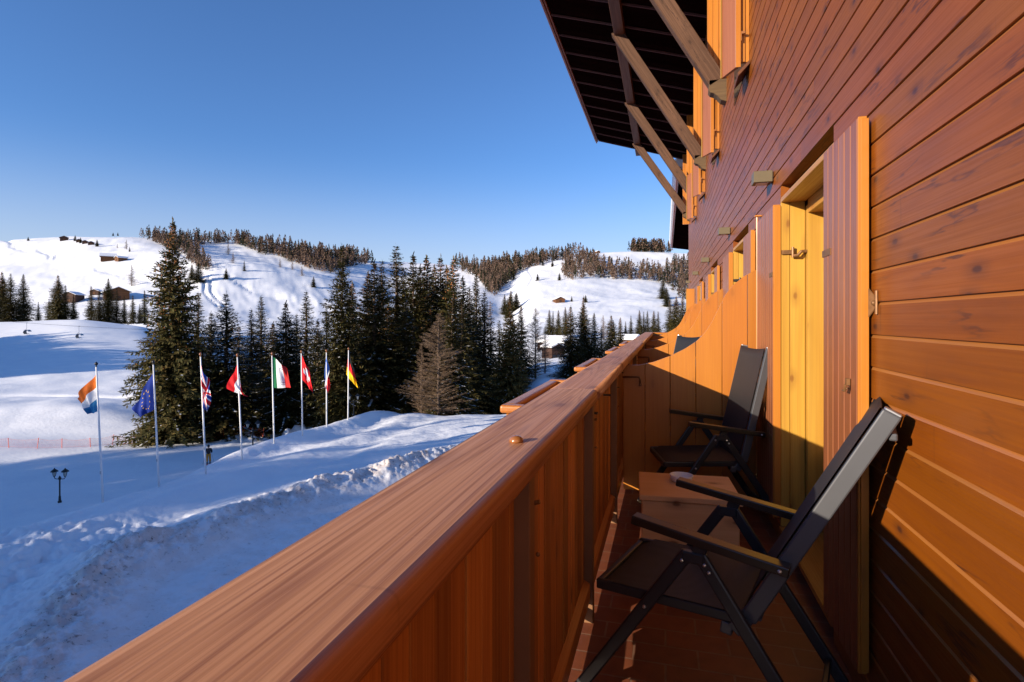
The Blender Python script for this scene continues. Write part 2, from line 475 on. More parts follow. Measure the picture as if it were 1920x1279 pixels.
# ------------------------------------------------------------------ terrain (camera-centred polar sheet of real ground)
def vnoise(x, y, seed=0):
    xi = np.floor(x).astype(np.int64); yi = np.floor(y).astype(np.int64)
    xf = x - xi; yf = y - yi
    u = xf * xf * (3 - 2 * xf); v = yf * yf * (3 - 2 * yf)
    def h(a, b):
        n = (a * 374761393 + b * 668265263 + seed * 1274126177) & 0xFFFFFFFF
        n = ((n ^ (n >> 13)) * 1103515245) & 0xFFFFFFFF
        n = ((n ^ (n >> 16)) * 668265263) & 0xFFFFFFFF
        return ((n ^ (n >> 15)) & 0xFFFF) / 65535.0
    return (h(xi, yi) * (1 - u) + h(xi + 1, yi) * u) * (1 - v) + (h(xi, yi + 1) * (1 - u) + h(xi + 1, yi + 1) * u) * v

def fbm(x, y, oct=4, seed=0, gain=0.5):
    a, s, t = 0.0, 1.0, 0.0
    for i in range(oct):
        a = a + s * (vnoise(x * 2 ** i, y * 2 ** i, seed + i) - 0.5); t += s; s *= gain
    return a / t * 2

def sstep(a, b, x):
    t = np.clip((x - a) / (b - a), 0, 1)
    return t * t * (3 - 2 * t)

CXS = np.array([-300, 0, 150, 280, 400, 500, 620, 750, 900, 950, 1000, 1100, 1200, 1300, 1700.])
CUR = [
 (72,  [815, 815, 815, 812, 812, 812, 815, 790, 785, 785, 760, 740, 740, 740, 745]),
 (85,  [755, 755, 758, 778, 795, 800, 800, 800, 800, 780, 712, 725, 730, 730, 740]),
 (100, [738, 740, 742, 742, 765, 780, 785, 785, 770, 745, 697, 705, 710, 710, 720]),
 (118, [712, 712, 712, 715, 740, 760, 770, 770, 750, 725, 690, 690, 690, 690, 700]),
 (180, [652, 652, 652, 662, 690, 710, 715, 715, 700, 680, 662, 655, 650, 650, 660]),
 (225, [610, 610, 605, 625, 675, 690, 690, 690, 680, 660, 645, 640, 638, 638, 648]),
 (260, [598, 597, 592, 610, 664, 670, 670, 670, 660, 645, 635, 632, 630, 630, 640]),
 (340, [650, 650, 648, 640, 640, 640, 640, 640, 630, 622, 612, 608, 606, 606, 615]),
 (500, [565, 565, 560, 560, 575, 592, 600, 600, 575, 598, 562, 552, 550, 555, 565]),
 (650, [505, 507, 502, 490, 472, 487, 520, 565, 540, 552, 520, 512, 520, 535, 545]),
 (780, [478, 475, 462, 458, 476, 492, 515, 540, 530, 520, 500, 492, 495, 500, 510]),
 (900, [455, 447, 437, 444, 449, 454, 482, 515, 512, 502, 489, 477, 469, 473, 490]),
 (1200,[480, 475, 468, 462, 458, 466, 479, 491, 498, 496, 496, 490, 485, 488, 500]),
 (1700,[560, 560, 560, 540, 530, 520, 520, 520, 530, 530, 540, 545, 545, 545, 545]),
]
CD = np.array([c[0] for c in CUR], float)
CZ = np.array([[EYE + (VY - y) / F * c[0] for y in c[1]] for c in CUR])
P0 = np.array([-22.3, 30.2]); LN = np.array([0.302, 0.953])       # the row of flag poles
BERM = np.array([(-10.5,9,.4),(-13.2,14,.45),(-13.9,16.3,.55),(-15.3,19.8,.75),(-15.9,22.2,1.25),(-14.6,24.6,.95),(-13,28.3,.9),(-10.6,32.3,.9),(-4.9,39.3,1.0),(1.8,47,1.0),(12,58,.9)])

def berm_dist(r, d):
    best = np.full(r.shape, 1e9); hh = np.zeros(r.shape); sg = np.zeros(r.shape)
    for a, b in zip(BERM[:-1], BERM[1:]):
        vx, vy = b[0] - a[0], b[1] - a[1]
        L2 = vx * vx + vy * vy
        t = np.clip(((r - a[0]) * vx + (d - a[1]) * vy) / L2, 0, 1)
        dx = r - (a[0] + t * vx); dy = d - (a[1] + t * vy)
        ds = np.sqrt(dx * dx + dy * dy)
        m = ds < best
        best = np.where(m, ds, best)
        hh = np.where(m, a[2] + t * (b[2] - a[2]), hh)
        sg = np.where(m, np.sign(vx * (d - a[1]) - vy * (r - a[0])), sg)   # + = left of the berm
    return best, hh, sg

def ground_near(r, d):
    s = -(r - P0[0]) * LN[1] + (d - P0[1]) * LN[0]
    t = (r - P0[0]) * LN[0] + (d - P0[1]) * LN[1]
    n0 = fbm(r * 0.12 + 7, d * 0.12, 3, 3)
    n1 = fbm(r * 0.55, d * 0.55, 4, 11)
    z = -9.75 + n0 * 0.18 + 0 * r
    k = sstep(3, 12, t)
    drop_a = 4.25 * sstep(-1.2, 6.0, s)
    drop_b = 4.25 * sstep(0.2, 7.0, s) - 0.30 * np.exp(-((s - 0.4) / 1.0) ** 2)
    z = z - drop_a * (1 - k) - drop_b * k
    z = z - 0.35 * sstep(-18, -4, s) * (1 - sstep(-4, 0, s)) * k * 0.5
    z = z + n1 * 0.10 * (1 - sstep(1, 12, s))
    # long drifts on the bench
    z = z + 0.16 * sstep(-12, -3, s) * (1 - sstep(1.5, 3, s)) * np.sin((s + 1.6 * fbm(t * 0.09, s * 0.1, 2, 5)) * 1.35)
    bd, bh, sg = berm_dist(r, d)
    w = np.where(sg > 0, 2.6, 2.3)
    prof = np.clip(1 - bd / w, 0, 1) ** 1.25
    lump = 0.75 * fbm(r * 0.9, d * 0.9, 4, 21, 0.6) + 0.34 * fbm(r * 3.6, d * 3.6, 4, 23, 0.7)
    z = z + 0.85 * bh * prof * (1 + 0.25 * lump) + prof * lump * 0.24
    z = z - 0.25 * sstep(0.5, 3.0, bd) * (sg < 0)
    road = (sg < 0) * sstep(2.0, 3.5, bd)
    z = z + road * (0.10 * fbm(r * 1.2, d * 1.2, 4, 31, 0.6) - 0.07 * np.exp(-((bd - 4.2) / 0.28) ** 2) - 0.07 * np.exp(-((bd - 5.9) / 0.28) ** 2))
    # trampled snow left of the berm, near the house
    tr = (sg > 0) * sstep(1.0, 3.0, bd) * (1 - sstep(24, 30, d))
    z = z + tr * (0.42 * np.abs(fbm(r * 1.0, d * 1.0, 4, 41, 0.6)) + 0.05 * fbm(r * 3.2, d * 3.2, 3, 43))
    cell = vnoise(r * 1.7 + 0.6 * fbm(r * .8, d * .8, 2, 47), d * 1.7, 49)
    z = z - tr * 0.16 * sstep(0.60, 0.80, cell) * sstep(0.0, 0.5, 1 - sstep(-13, -6, r))
    dirt = np.clip(prof * 1.5, 0, 1) * np.where(sg > 0, sstep(1.7, 0.2, bd), 1.0)
    dirt = np.maximum(dirt, 0.35 * (sg < 0) * sstep(9, 1, bd))
    return z, dirt

NAZ_C, NAZ_S = 640, 44
az_c = np.radians(np.linspace(-47, 26, NAZ_C))
az_r = np.radians(np.linspace(26, 180, NAZ_S + 1))[1:]
az_l = np.radians(np.linspace(-180, -47, NAZ_S + 1))[:-1]
AZ = np.concatenate([az_l, az_c, az_r])
RHO = np.concatenate([np.geomspace(3, 12, 14)[:-1], np.geomspace(12, 70, 400)[:-1], np.geomspace(70, 130, 110)[:-1], np.geomspace(130, 1750, 210)])
AG, RG = np.meshgrid(AZ, RHO)
rr = RG * np.sin(AG); dd = RG * np.cos(AG)
azc = np.clip(AG, math.radians(-57), math.radians(40))
pxg = CX + F * np.tan(azc)
deff = RG * np.cos(azc)
# far surface
zc = np.zeros_like(RG)
cols = np.stack([np.interp(pxg.ravel()[:len(AZ)] if False else pxg[0], CXS, CZ[i]) for i in range(len(CUR))])    # (curves, azimuth)
for j in range(len(AZ)):
    zc[:, j] = np.interp(deff[:, j], CD, cols[:, j])
def blur(a, kx, ky):
    for _ in range(2):
        for ax, k in ((0, ky), (1, kx)):
            if k < 1: continue
            pad = [(0, 0), (0, 0)]; pad[ax] = (k, k)
            p = np.pad(a, pad, mode='edge')
            c = np.cumsum(p, axis=ax)
            c = np.insert(c, 0, 0, axis=ax)
            n = a.shape[ax]
            sl1 = [slice(None)] * 2; sl2 = [slice(None)] * 2
            sl1[ax] = slice(2 * k + 1, 2 * k + 1 + n); sl2[ax] = slice(0, n)
            a = (c[tuple(sl1)] - c[tuple(sl2)]) / (2 * k + 1)
    return a
zc = blur(zc, 7, 5)
XW = rr * CT - dd * ST; YW = rr * ST + dd * CT
zc += fbm(XW / 45, YW / 45, 4, 61) * 1.6 * sstep(120, 320, deff) + fbm(XW / 130, YW / 130, 3, 67) * 6.5 * sstep(330, 600, deff)
zc += fbm(XW / 9, YW / 9, 3, 71) * 0.45 * sstep(60, 90, deff) * (1 - sstep(140, 260, deff))
# gully ribs in the steep slopes
zc += -2.2 * np.abs(fbm(pxg / 60 + deff / 160, deff / 120, 4, 77)) * sstep(420, 560, deff) * sstep(340, 420, pxg) * (1 - sstep(650, 720, pxg))
# a trench across the meadow behind the poles
zc -= 0.9 * np.exp(-((deff - (98 + 0.004 * (pxg))) / 1.1) ** 2) * (1 - sstep(260, 330, pxg))
# snow covered boulders under the trees
bl = np.clip(fbm(XW / 2.0, YW / 2.0, 3, 83) * 1.8, 0, 1)
zc += bl * 1.3 * np.exp(-((deff - 70) / 6.0) ** 2) * sstep(370, 400, pxg) * (1 - sstep(600, 660, pxg))
zc += fbm(XW / 13, YW / 13, 4, 91) * 0.9 * sstep(260, 420, deff)
YG = VY - (zc - EYE) / deff * F
TRACKS = [[(-20, 444), (5, 447), (18, 452), (23, 458), (20, 463), (34, 465), (54, 470)], [(-20, 446), (12, 449), (27, 453), (32, 458), (29, 463), (44, 466)], [(72, 470), (88, 474), (95, 479), (92, 484)], [(80, 470), (98, 474), (106, 479), (103, 484)],
          [(378, 520), (384, 532), (382, 545), (392, 558), (408, 572)], [(390, 520), (397, 532), (395, 545), (405, 558), (421, 572)], [(180, 505), (214, 512), (240, 520), (285, 527)], [(330, 470), (352, 482), (380, 490)], [(430, 520), (470, 545), (520, 560), (590, 570)], [(990, 505), (1000, 520), (985, 545), (955, 570)]]
for tr_ in TRACKS:
    best = np.full(zc.shape, 1e9)
    for (xa, ya), (xb, yb) in zip(tr_[:-1], tr_[1:]):
        vx, vy = xb - xa, yb - ya
        t_ = np.clip(((pxg - xa) * vx + (YG - ya) * vy) / (vx * vx + vy * vy), 0, 1)
        best = np.minimum(best, np.hypot(pxg - xa - t_ * vx, YG - ya - t_ * vy))
    zc -= 1.6 * np.exp(-(best / 2.4) ** 2) * (deff > 330) * (np.abs(AG) < 1.0)
zn, dirt = ground_near(rr, dd)
wfar = sstep(57, 72, deff)
ZG = zn * (1 - wfar) + zc * wfar
behind = sstep(math.radians(62), math.radians(95), np.abs(AG))
ZG = ZG * (1 - behind) + (np.minimum(ZG, -11.0 - RG * 0.01)) * behind
ZG += EYE * (1 - wfar) * (1 - behind)                    # near heights are given below the eye
dirt = dirt * (1 - wfar) * (1 - behind)

def H(px, d):
    """ground height at photograph column px and depth d"""
    az = math.atan((px - CX) / F); rho = d / math.cos(az)
    j = int(np.clip(np.searchsorted(AZ, az), 1, len(AZ) - 1)); i = int(np.clip(np.searchsorted(RHO, rho), 1, len(RHO) - 1))
    fa = (az - AZ[j - 1]) / (AZ[j] - AZ[j - 1]); fr = (rho - RHO[i - 1]) / (RHO[i] - RHO[i - 1])
    return float((ZG[i-1, j-1] * (1 - fa) + ZG[i-1, j] * fa) * (1 - fr) + (ZG[i, j-1] * (1 - fa) + ZG[i, j] * fa) * fr)

def Hrd(r, d):
    return H(CX + F * r / d, d)

def hit(px, py, d0=75.0):
    """depth at which the sight line through a photograph pixel meets the ground"""
    d = d0; last = None
    while d < 1650:
        g = H(px, d) - (EYE + (VY - py) / F * d)
        if g >= 0: return d
        d *= 1.004 if d > 150 else 1.003
    return None

nr, na = ZG.shape
V = np.stack([XW, YW, ZG], -1).reshape(-1, 3)
idx = np.arange(nr * na).reshape(nr, na)
Q = np.stack([idx[:-1, :-1], idx[:-1, 1:], idx[1:, 1:], idx[1:, :-1]], -1).reshape(-1, 4)
Qw = np.stack([idx[:-1, -1], idx[:-1, 0], idx[1:, 0], idx[1:, -1]], -1)
me = np_mesh('snow_ground', V, np.concatenate([Q, Qw]), [M['snow']])
at = me.attributes.new('dirt', 'FLOAT', 'POINT')
at.data.foreach_set('value', dirt.reshape(-1).astype(np.float32))
ground = link('snow_ground', me)
tag(ground, 'snow covered ground rising to white hills', kind='structure')

# ------------------------------------------------------------------ chalet
WX = 0.70                                         # face of the facade
YEND = 18.4
DOORS = [2.22, 4.78, 7.78, 10.95]                 # near edge of each near shutter leaf
HB = 0.1125
ZTOP = 6.52
chalet = empty('chalet', (0.7, 6.0, -8.4), 'timber chalet facade of reddish brown boards under a deep dark eave', 'chalet')
COFF = -Vector(chalet.location)
def on_chalet(mb, name, mats, bevel=0.0, smooth=False, parent=None, label=None, segs=1):
    return mb.build(name, mats, parent or chalet, bevel, smooth, label, segs, None if parent else COFF)

openings = [(y + 0.46, y + 1.61, 0.08, 2.17) for y in DOORS]
mb = MB()
k = 0
z = 0.0
jr = random.Random(3)
while z < ZTOP:
    z1 = z + HB
    cuts = [-3.0]
    y = -3.0 + jr.uniform(1.2, 4.0)
    while y < YEND:
        cuts.append(y); y += jr.uniform(3.2, 5.2)
    cuts.append(YEND)
    for a, b in zip(cuts[:-1], cuts[1:]):
        segs = [(a, b - 0.002)]
        for (o0, o1, oz0, oz1) in openings:
            if z1 > oz0 + 0.03 and z < oz1 - 0.03:
                ns = []
                for s0, s1 in segs:
                    if o1 <= s0 or o0 >= s1: ns.append((s0, s1)); continue
                    if o0 - s0 > 0.01: ns.append((s0, o0))
                    if s1 - o1 > 0.01: ns.append((o1, s1))
                segs = ns
        for s0, s1 in segs:
            pf = [(0.77, z), (WX, z), (WX, z1 - 0.0125), (WX + 0.008, z1 - 0.003), (WX + 0.008, z1), (0.77, z1)]
            n = len(pf)
            vs = [(x, s0, q) for x, q in pf] + [(x, s1, q) for x, q in pf]
            b0 = len(mb.v); mb.v += vs
            for i in range(n):
                j = (i + 1) % n
                mb.f.append((b0 + i, b0 + j, b0 + n + j, b0 + n + i)); mb.m.append(1 if i in (2,) else 0)
            mb.f.append(tuple(b0 + i for i in range(n))[::-1]); mb.m.append(0)
            mb.f.append(tuple(b0 + n + i for i in range(n))); mb.m.append(0)
    z = z1
on_chalet(mb, 'wall', [M['wall'], M['wall_edge']])
mb = MB(); mb.box(0.50, 0.69, 14.36, 14.40, 0.15, 2.17)
so_ = on_chalet(mb, 'shutter', M['orange'], 0.003)
mb = MB(); mb.box(0.488, 0.499, 14.355, 14.405, 0.15, 2.18); mb.build('edge_strip', M['yellow'], so_)
# the body behind the facade and the storeys below the balcony
mb = MB()
mb.box(1.06, 9.0, -3.0, YEND, -0.1, 6.5)
mb.box(0.76, 9.0, -3.0, YEND, -9.5, -0.102)
on_chalet(mb, 'house_body', M['logdark'])

def leaf(name, x0, x1, y0, y1, z0, z1, hinge_y):
    """one shutter leaf lying along the facade, x0 outer face"""
    mb = MB()
    n = max(3, round((y1 - y0) / 0.075)); w = (y1 - y0 - 0.012) / n
    for i in range(n):
        a = y0 + 0.006 + i * w
        pf = [(x1 - 0.004, a), (x0 + 0.006, a), (x0, a + 0.006), (x0, a + w - 0.006), (x0 + 0.006, a + w), (x1 - 0.004, a + w)]
        mb.prism([(p, q, z0) for p, q in pf], (0, 0, z1 - z0))
    o = on_chalet(mb, 'shutter', M['shutter'])
    e = MB()
    e.box(x0 + 0.001, x1, y0 - 0.004, y0 + 0.006, z0, z1 + 0.004)
    e.box(x0 + 0.007, x1 + 0.004, y0 - 0.012, y0 - 0.004, z0 + 0.01, z1 - 0.006)
    e.box(x1 - 0.004, x1, y0 + 0.006, y1, z0, z1)
    eo = e.build('edge_strip', M['orange'], o, 0.0015)
    h = MB()
    for q in (z0 + 0.25 * (z1 - z0), z0 + 0.78 * (z1 - z0)):
        h.cut(); h.tube([(x1 - 0.01, hinge_y, q - 0.05), (x1 - 0.01, hinge_y, q + 0.05)], 0.009, 8)
        h.box(x0 - 0.003, x0 + 0.002, min(hinge_y, hinge_y + (-0.12 if hinge_y > (y0 + y1) / 2 else 0.12)), max(hinge_y, hinge_y + (-0.12 if hinge_y > (y0 + y1) / 2 else 0.12)), q - 0.014, q + 0.014)
    h.build('hinge', M['iron'], o)
    return o

for di, y in enumerate(DOORS):
    o0, o1, z0, z1 = openings[di]
    near = leaf('near', 0.655, 0.684, y, y + 0.45, 0.15, 2.115, y + 0.45)
    far = leaf('far', 0.655, 0.696, o1, o1 + 0.63, 0.15, 2.125, o1)
    # frame lining of the doorway
    mb = MB()
    mb.cut(); mb.box(WX + 0.001, 0.752, o1 - 0.006, o1 + 0.03, 0.10, 2.165)
    mb.box(0.755, 0.84, o1 - 0.002, o1 + 0.03, 0.10, 2.165)
    mb.box(0.843, 0.955, o1 - 0.055, o1 + 0.03, 0.10, 2.11)
    mb.cut(); mb.box(WX + 0.001, 0.84, o0 - 0.03, o0 + 0.004, 0.10, 2.165)
    mb.box(0.843, 0.955, o0 - 0.03, o0 + 0.055, 0.10, 2.11)
    fr = on_chalet(mb, 'door_frame', M['yellow'], 0.002)
    mb = MB()
    mb.box(WX + 0.001, 0.84, o0 + 0.005, o1 - 0.007, 2.14, 2.17)
    mb.box(0.843, 0.955, o0 + 0.005, o1 - 0.057, 2.06, 2.168)
    mb.build('lintel_board', M['yellow_y'], fr, 0.002)
    mb = MB(); mb.box(WX - 0.01, 0.955, o0 + 0.005, o1 - 0.007, 0.07, 0.10); mb.build('threshold', M['yellow_y'], fr, 0.002)
    mb = MB()
    ya, yb = o0 + 0.056, o1 - 0.056
    ym = (ya + yb) / 2
    for p, q in ((ya, ya + 0.09), (ym - 0.08, ym + 0.08), (yb - 0.09, yb)):
        mb.box(0.955, 1.02, p, q, 0.10, 2.06)
    for p, q in ((0.10, 0.75), (1.97, 2.06)):
        mb.box(0.958, 1.017, ya + 0.09, ym - 0.08, p, q); mb.box(0.958, 1.017, ym + 0.08, yb - 0.09, p, q)
    dr = on_chalet(mb, 'balcony_door', M['yellow'], 0.003)
    mb = MB(); mb.cut(); mb.box(0.985, 0.99, ya + 0.085, ym - 0.075, 0.74, 1.98); mb.cut(); mb.box(0.985, 0.99, ym + 0.075, yb - 0.085, 0.74, 1.98)
    mb.build('pane', M['glass'], dr)
    # wrought iron stay on the far jamb and catches on the near leaf
    mb = MB()
    jy = o1 - 0.012
    mb.box(0.703, 0.765, jy - 0.010, jy + 0.002, 1.812, 1.838)
    mb.tube([(0.765, jy - 0.015, 1.79), (0.765, jy - 0.015, 1.855)], 0.008, 8)
    mb.tube([(0.765, jy - 0.02, 1.80), (0.79, jy - 0.03, 1.80), (0.81, jy - 0.03, 1.825), (0.84, jy - 0.03, 1.825)], 0.010, 8)
    mb.build('shutter_stay', M['iron'] if di != 1 else M['black_iron'], fr)
    mb = MB()
    mb.prism([(0.684, y - 0.004, 1.52), (0.684, y - 0.004, 1.40), (0.70, y - 0.03, 1.435), (0.70, y - 0.055, 1.45), (0.70, y - 0.055, 1.47), (0.70, y - 0.03, 1.485)], (-0.004, 0, 0))
    mb.tube([(0.694, y - 0.062, 1.42), (0.694, y - 0.062, 1.50)], 0.005, 8)
    mb.ball((0.690, y - 0.050, 1.458), 0.009)
    mb.build('wall_catch', M['iron'], near)
    mb = MB()
    mb.box(0.640, 0.652, y + 0.07, y + 0.09, 1.16, 1.185); mb.tube([(0.650, y + 0.08, 1.15), (0.63, y + 0.08, 1.14), (0.63, y + 0.055, 1.14), (0.63, y + 0.05, 1.165)], 0.004, 6)
    mb.build('latch_hook', M['iron'], near)

# upper windows: projecting casing, leaf, slanted sill
UPW = [(2.4, 3.25, 3.58), (5.15, 5.92, 3.59), (7.92, 8.78, 3.66), (10.8, 11.65, 3.72), (13.7, 14.5, 3.80)]
for (ya, yb, z0) in UPW:
    z1 = z0 + 1.06
    mb = MB()
    for q in range(3):
        mb.cut(); mb.box(0.594 + q * 0.0355, 0.594 + q * 0.0355 + 0.034, ya + 0.012 + q * 0.012, ya + 0.05 + q * 0.012, z0 + 0.05, z1 + 0.55)
    w = on_chalet(mb, 'window_frame', M['orange'], 0.002)
    mb = MB(); mb.box(0.692, 0.698, ya + 0.1, yb + 0.3, z0 + 0.05, z1 + 0.02); mb.build('pane', M['glass'], w)
    mb = MB()
    mb.prism([(0.695, ya - 0.02, z0 + 0.045), (0.60, ya - 0.02, z0 - 0.055), (0.603, ya - 0.02, z0 - 0.085), (0.695, ya - 0.02, z0 + 0.012)], (0, 0.30, 0))
    mb.build('sill', M['purlin'], w)
    mb = MB()
    pl = [(0.585, ya), (0.492, ya + 0.195), (0.512, ya + 0.215), (0.625, ya + 0.001)]
    mb.prism([(x, y, z0) for x, y in pl], (0, 0, z1 - z0))
    s1 = on_chalet(mb, 'shutter', M['shutter'], 0.002)
    e = MB(); e.prism([(x, y, z0 - 0.004) for x, y in ((0.587, ya - 0.008), (0.587, ya - 0.001), (0.625, ya - 0.001), (0.625, ya - 0.008))], (0, 0, z1 - z0 + 0.01)); e.build('edge_strip', M['orange'], s1)
    e = MB(); e.prism([(x, y, z0 - 0.002) for x, y in ((0.486, ya + 0.190), (0.480, ya + 0.204), (0.500, ya + 0.214), (0.508, ya + 0.216), (0.490, ya + 0.194))], (0, 0, z1 - z0 + 0.008)); e.build('edge_strip', M['yellow'], s1)
    e = MB(); e.box(0.627, 0.66, ya - 0.012, ya + 0.006, z0 + 0.28, z0 + 0.30); e.box(0.627, 0.633, ya - 0.012, ya + 0.006, z0 + 0.22, z0 + 0.28); e.build('shutter_stay', M['brass'], s1)
# piers of boards under the eave
for py_ in (3.85, 7.28, 10.80, 14.25, 17.6):
    mb = MB()
    for q in range(3):
        mb.box(0.50 + q * 0.066, 0.564 + q * 0.066, py_, py_ + 0.06, 4.30, ZTOP - 0.1)
    on_chalet(mb, 'pier', M['orange'], 0.003)
mb = MB(); mb.tube([(0.672, 4.575, 0.05), (0.672, 4.575, 2.185)], 0.008, 8); mb.box(0.655, 0.70, 4.555, 4.595, 2.186, 2.196)
on_chalet(mb, 'shutter_rod', M['orange'])
# corbels and struts
CORB = [(3.6, 4.2), (7.05, 4.28), (10.55, 4.38), (14.0, 4.50), (17.3, 4.62)]
ZP = 6.74
for (yc, zc_) in CORB:
    pf = [(0.72, 0), (0.505, 0), (0.50, -0.12), (0.52, -0.15), (0.56, -0.165), (0.60, -0.20), (0.64, -0.25), (0.68, -0.265), (0.72, -0.28)]
    mb = MB(); mb.prism([(x, yc, zc_ + q) for x, q in pf], (0, 0.15, 0))
    on_chalet(mb, 'corbel', M['corbel'], 0.004)
    mb = MB()
    p, q = Vector((0.60, yc + 0.075, zc_ - 0.02)), Vector((-0.90, yc + 0.075, ZP + 0.10))
    L = (q - p).length
    mb.box(0, L, -0.075, 0.075, -0.10, 0.10)
    st = mb.build('strut', M['strut'], None, 0.006)
    st.parent = chalet
    st.location = p + COFF
    st.rotation_euler = (0, -math.atan2(q.z - p.z, q.x - p.x), 0)
# main eave: it rises outward from the wall
RX0, RZ0, RX1, RZ1, RY0, RY1 = 0.74, 6.50, -2.20, 7.40, -3.0, 18.6
def rz(x): return RZ0 + (x - RX0) * (RZ1 - RZ0) / (RX1 - RX0)
mb = MB()
y = RY0
while y < RY1 - 0.02:
    y2 = min(y + 0.158, RY1)
    mb.prism([(RX0, y, rz(RX0)), (RX1 + 0.04, y, rz(RX1 + 0.04)), (RX1 + 0.04, y, rz(RX1 + 0.04) + 0.03), (RX0, y, rz(RX0) + 0.03)], (0, y2 - y - 0.004, 0))
    y = y2
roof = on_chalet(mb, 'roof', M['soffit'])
mb = MB()
y = RY1 - 0.06
while y > RY0:
    for xa, xb in ((RX1 + 0.05, -0.93), (-0.74, RX0 - 0.03)):
        mb.cut(); mb.prism([(xa, y, rz(xa) - 0.002), (xb, y, rz(xb) - 0.002), (xb, y, rz(xb) - 0.035), (xa, y, rz(xa) - 0.035)], (0, 0.035, 0))
    y -= 0.79
mb.build('lath', M['lath'], roof)
mb = MB()
mb.box(RX1 - 0.035, RX1 + 0.0, RY0, RY1 + 0.03, RZ1 - 0.10, RZ1 + 0.12)
mb.box(RX1 - 0.07, RX1 - 0.037, RY0, RY1 + 0.05, RZ1 - 0.03, RZ1 + 0.17)
mb.box(RX1 + 0.002, RX1 + 0.035, RY0, RY1, RZ1 - 0.06, RZ1 + 0.05)
mb.build('fascia', M['fascia'], roof, 0.004)
mb = MB()
mb.box(-0.93, -0.745, RY0, RY1 - 0.10, ZP, rz(-0.8) + 0.02)
mb.build('purlin', M['purlin'], roof, 0.006)
mb = MB()
mb.prism([(RX1 - 0.06, RY0, RZ1 + 0.15), (3.5, RY0, RZ0 - 0.3), (3.5, RY0, RZ0 - 0.05), (RX1 - 0.08, RY0, RZ1 + 0.30)], (0, RY1 - RY0, 0))
mb.build('roof_snow', M['snow_plain'], roof, 0.04)

# neighbouring wing with its own lower eave
wing = empty('neighbouring_wing', (1.5, 24, -8.4), 'farther timber wing with a dark slatted eave and snow on its roof edge', 'building')
WOFF = -Vector(wing.location)
mb = MB(); mb.box(1.9, 9.0, YEND + 0.3, 31.0, -9.5, 5.9)
o = mb.build('wall', M['logdark'], wing); o.location = WOFF
mb = MB()
y = YEND + 0.25
while y < 37.6:
    mb.prism([(2.1, y, 5.85), (0.42, y, 6.10), (0.42, y, 6.13), (2.1, y, 5.88)], (0, 0.20, 0))
    y += 0.215
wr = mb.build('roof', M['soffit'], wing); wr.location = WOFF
mb = MB()
mb.box(0.385, 0.418, YEND + 0.2, 37.7, 6.0, 6.22); mb.box(0.345, 0.383, YEND + 0.2, 37.75, 6.10, 6.30)
mb.build('fascia', M['fascia'], wr, 0.004)
mb = MB()
mb.prism([(0.30, YEND + 0.3, 6.31), (4.0, YEND + 0.3, 6.0), (4.0, YEND + 0.3, 6.4), (0.5, YEND + 0.3, 6.72), (0.30, YEND + 0.3, 6.62), (0.20, YEND + 0.3, 6.45)], (0, 18.9, 0))
mb.build('roof_snow', M['snow_plain'], wr, 0.05)

# ------------------------------------------------------------------ balcony floor, railing, screens
mb = MB(); mb.box(-0.44, 0.76, -3.0, 13.4, -0.10, 0.0)
fl = mb.build('balcony_floor', M['tile']); tag(fl, 'terracotta tiled balcony floor', kind='structure')
rail = empty('balcony_railing', (-0.385, 5.0, 0.0), 'long varnished wooden balcony railing with a broad rounded handrail and close boards', 'railing')
ROFF = -Vector(rail.location)
def on_rail(mb, name, mats, bevel=0, smooth=False, parent=None, label=None, segs=1):
    return mb.build(name, mats, parent or rail, bevel, smooth, label, segs, None if parent else ROFF)
def arc(cx, cz, r, a0, a1, n):
    return [(cx + r * math.cos(math.radians(a0 + (a1 - a0) * i / n)), cz + r * math.sin(math.radians(a0 + (a1 - a0) * i / n))) for i in range(n + 1)]
capf = arc(-0.462, 1.084, 0.024, 250, 100, 6) + [(-0.455, 1.1095), (-0.291, 1.1105)] + arc(-0.290, 1.0955, 0.0150, 90, 0, 4) + arc(-0.287, 1.068, 0.012, 0, -90, 4)
mb = MB()
for a, b in ((-2.6, 2.318), (2.321, 7.4), (7.403, 13.45)):
    mb.prism([(x, a, q) for x, q in capf], (0, b - a, 0))
cap = on_rail(mb, 'handrail', M['cap'], smooth=False)
cap.data.polygons.foreach_set('use_smooth', [len(p.vertices) == 4 and abs(p.normal.z) < 0.985 for p in cap.data.polygons])
mb = MB()
pf = [(-0.425, 1.054), (-0.312, 1.054)] + arc(-0.327, 1.022, 0.016, 60, -85, 5) + [(-0.425, 1.004)]
mb.prism([(x, -2.6, q) for x, q in pf], (0, 16.0, 0))
on_rail(mb, 'moulding', M['slat_y'], smooth=False)
mb = MB()
y = -2.6
sr = random.Random(11)
GAPS = [(-0.002, 0.040), (0.155, 0.172)]
while y < 13.35:
    w = sr.choice((0.074, 0.082, 0.09, 0.068))
    t = sr.uniform(0, 0.007)
    mb.box(-0.392 + t, -0.368 + t, y, y + w, 0.105 + sr.uniform(-0.008, 0.008), 1.02)
    y += w + (0.0022 if sr.random() < 0.85 else 0.0068)
    for ga, gb in GAPS:
        if y < gb and y + 0.07 > ga: y = gb
on_rail(mb, 'slats', M['slat'], 0.002)
mb = MB()
mb.prism([(-0.366, -2.6, 0.20), (-0.335, -2.6, 0.185), (-0.335, -2.6, 0.11), (-0.366, -2.6, 0.11)], (0, 15.9, 0))
mb.box(-0.41, -0.372, -2.6, 13.3, 0.035, 0.085)
on_rail(mb, 'bottom_rail', M['slat_y'], 0.003)
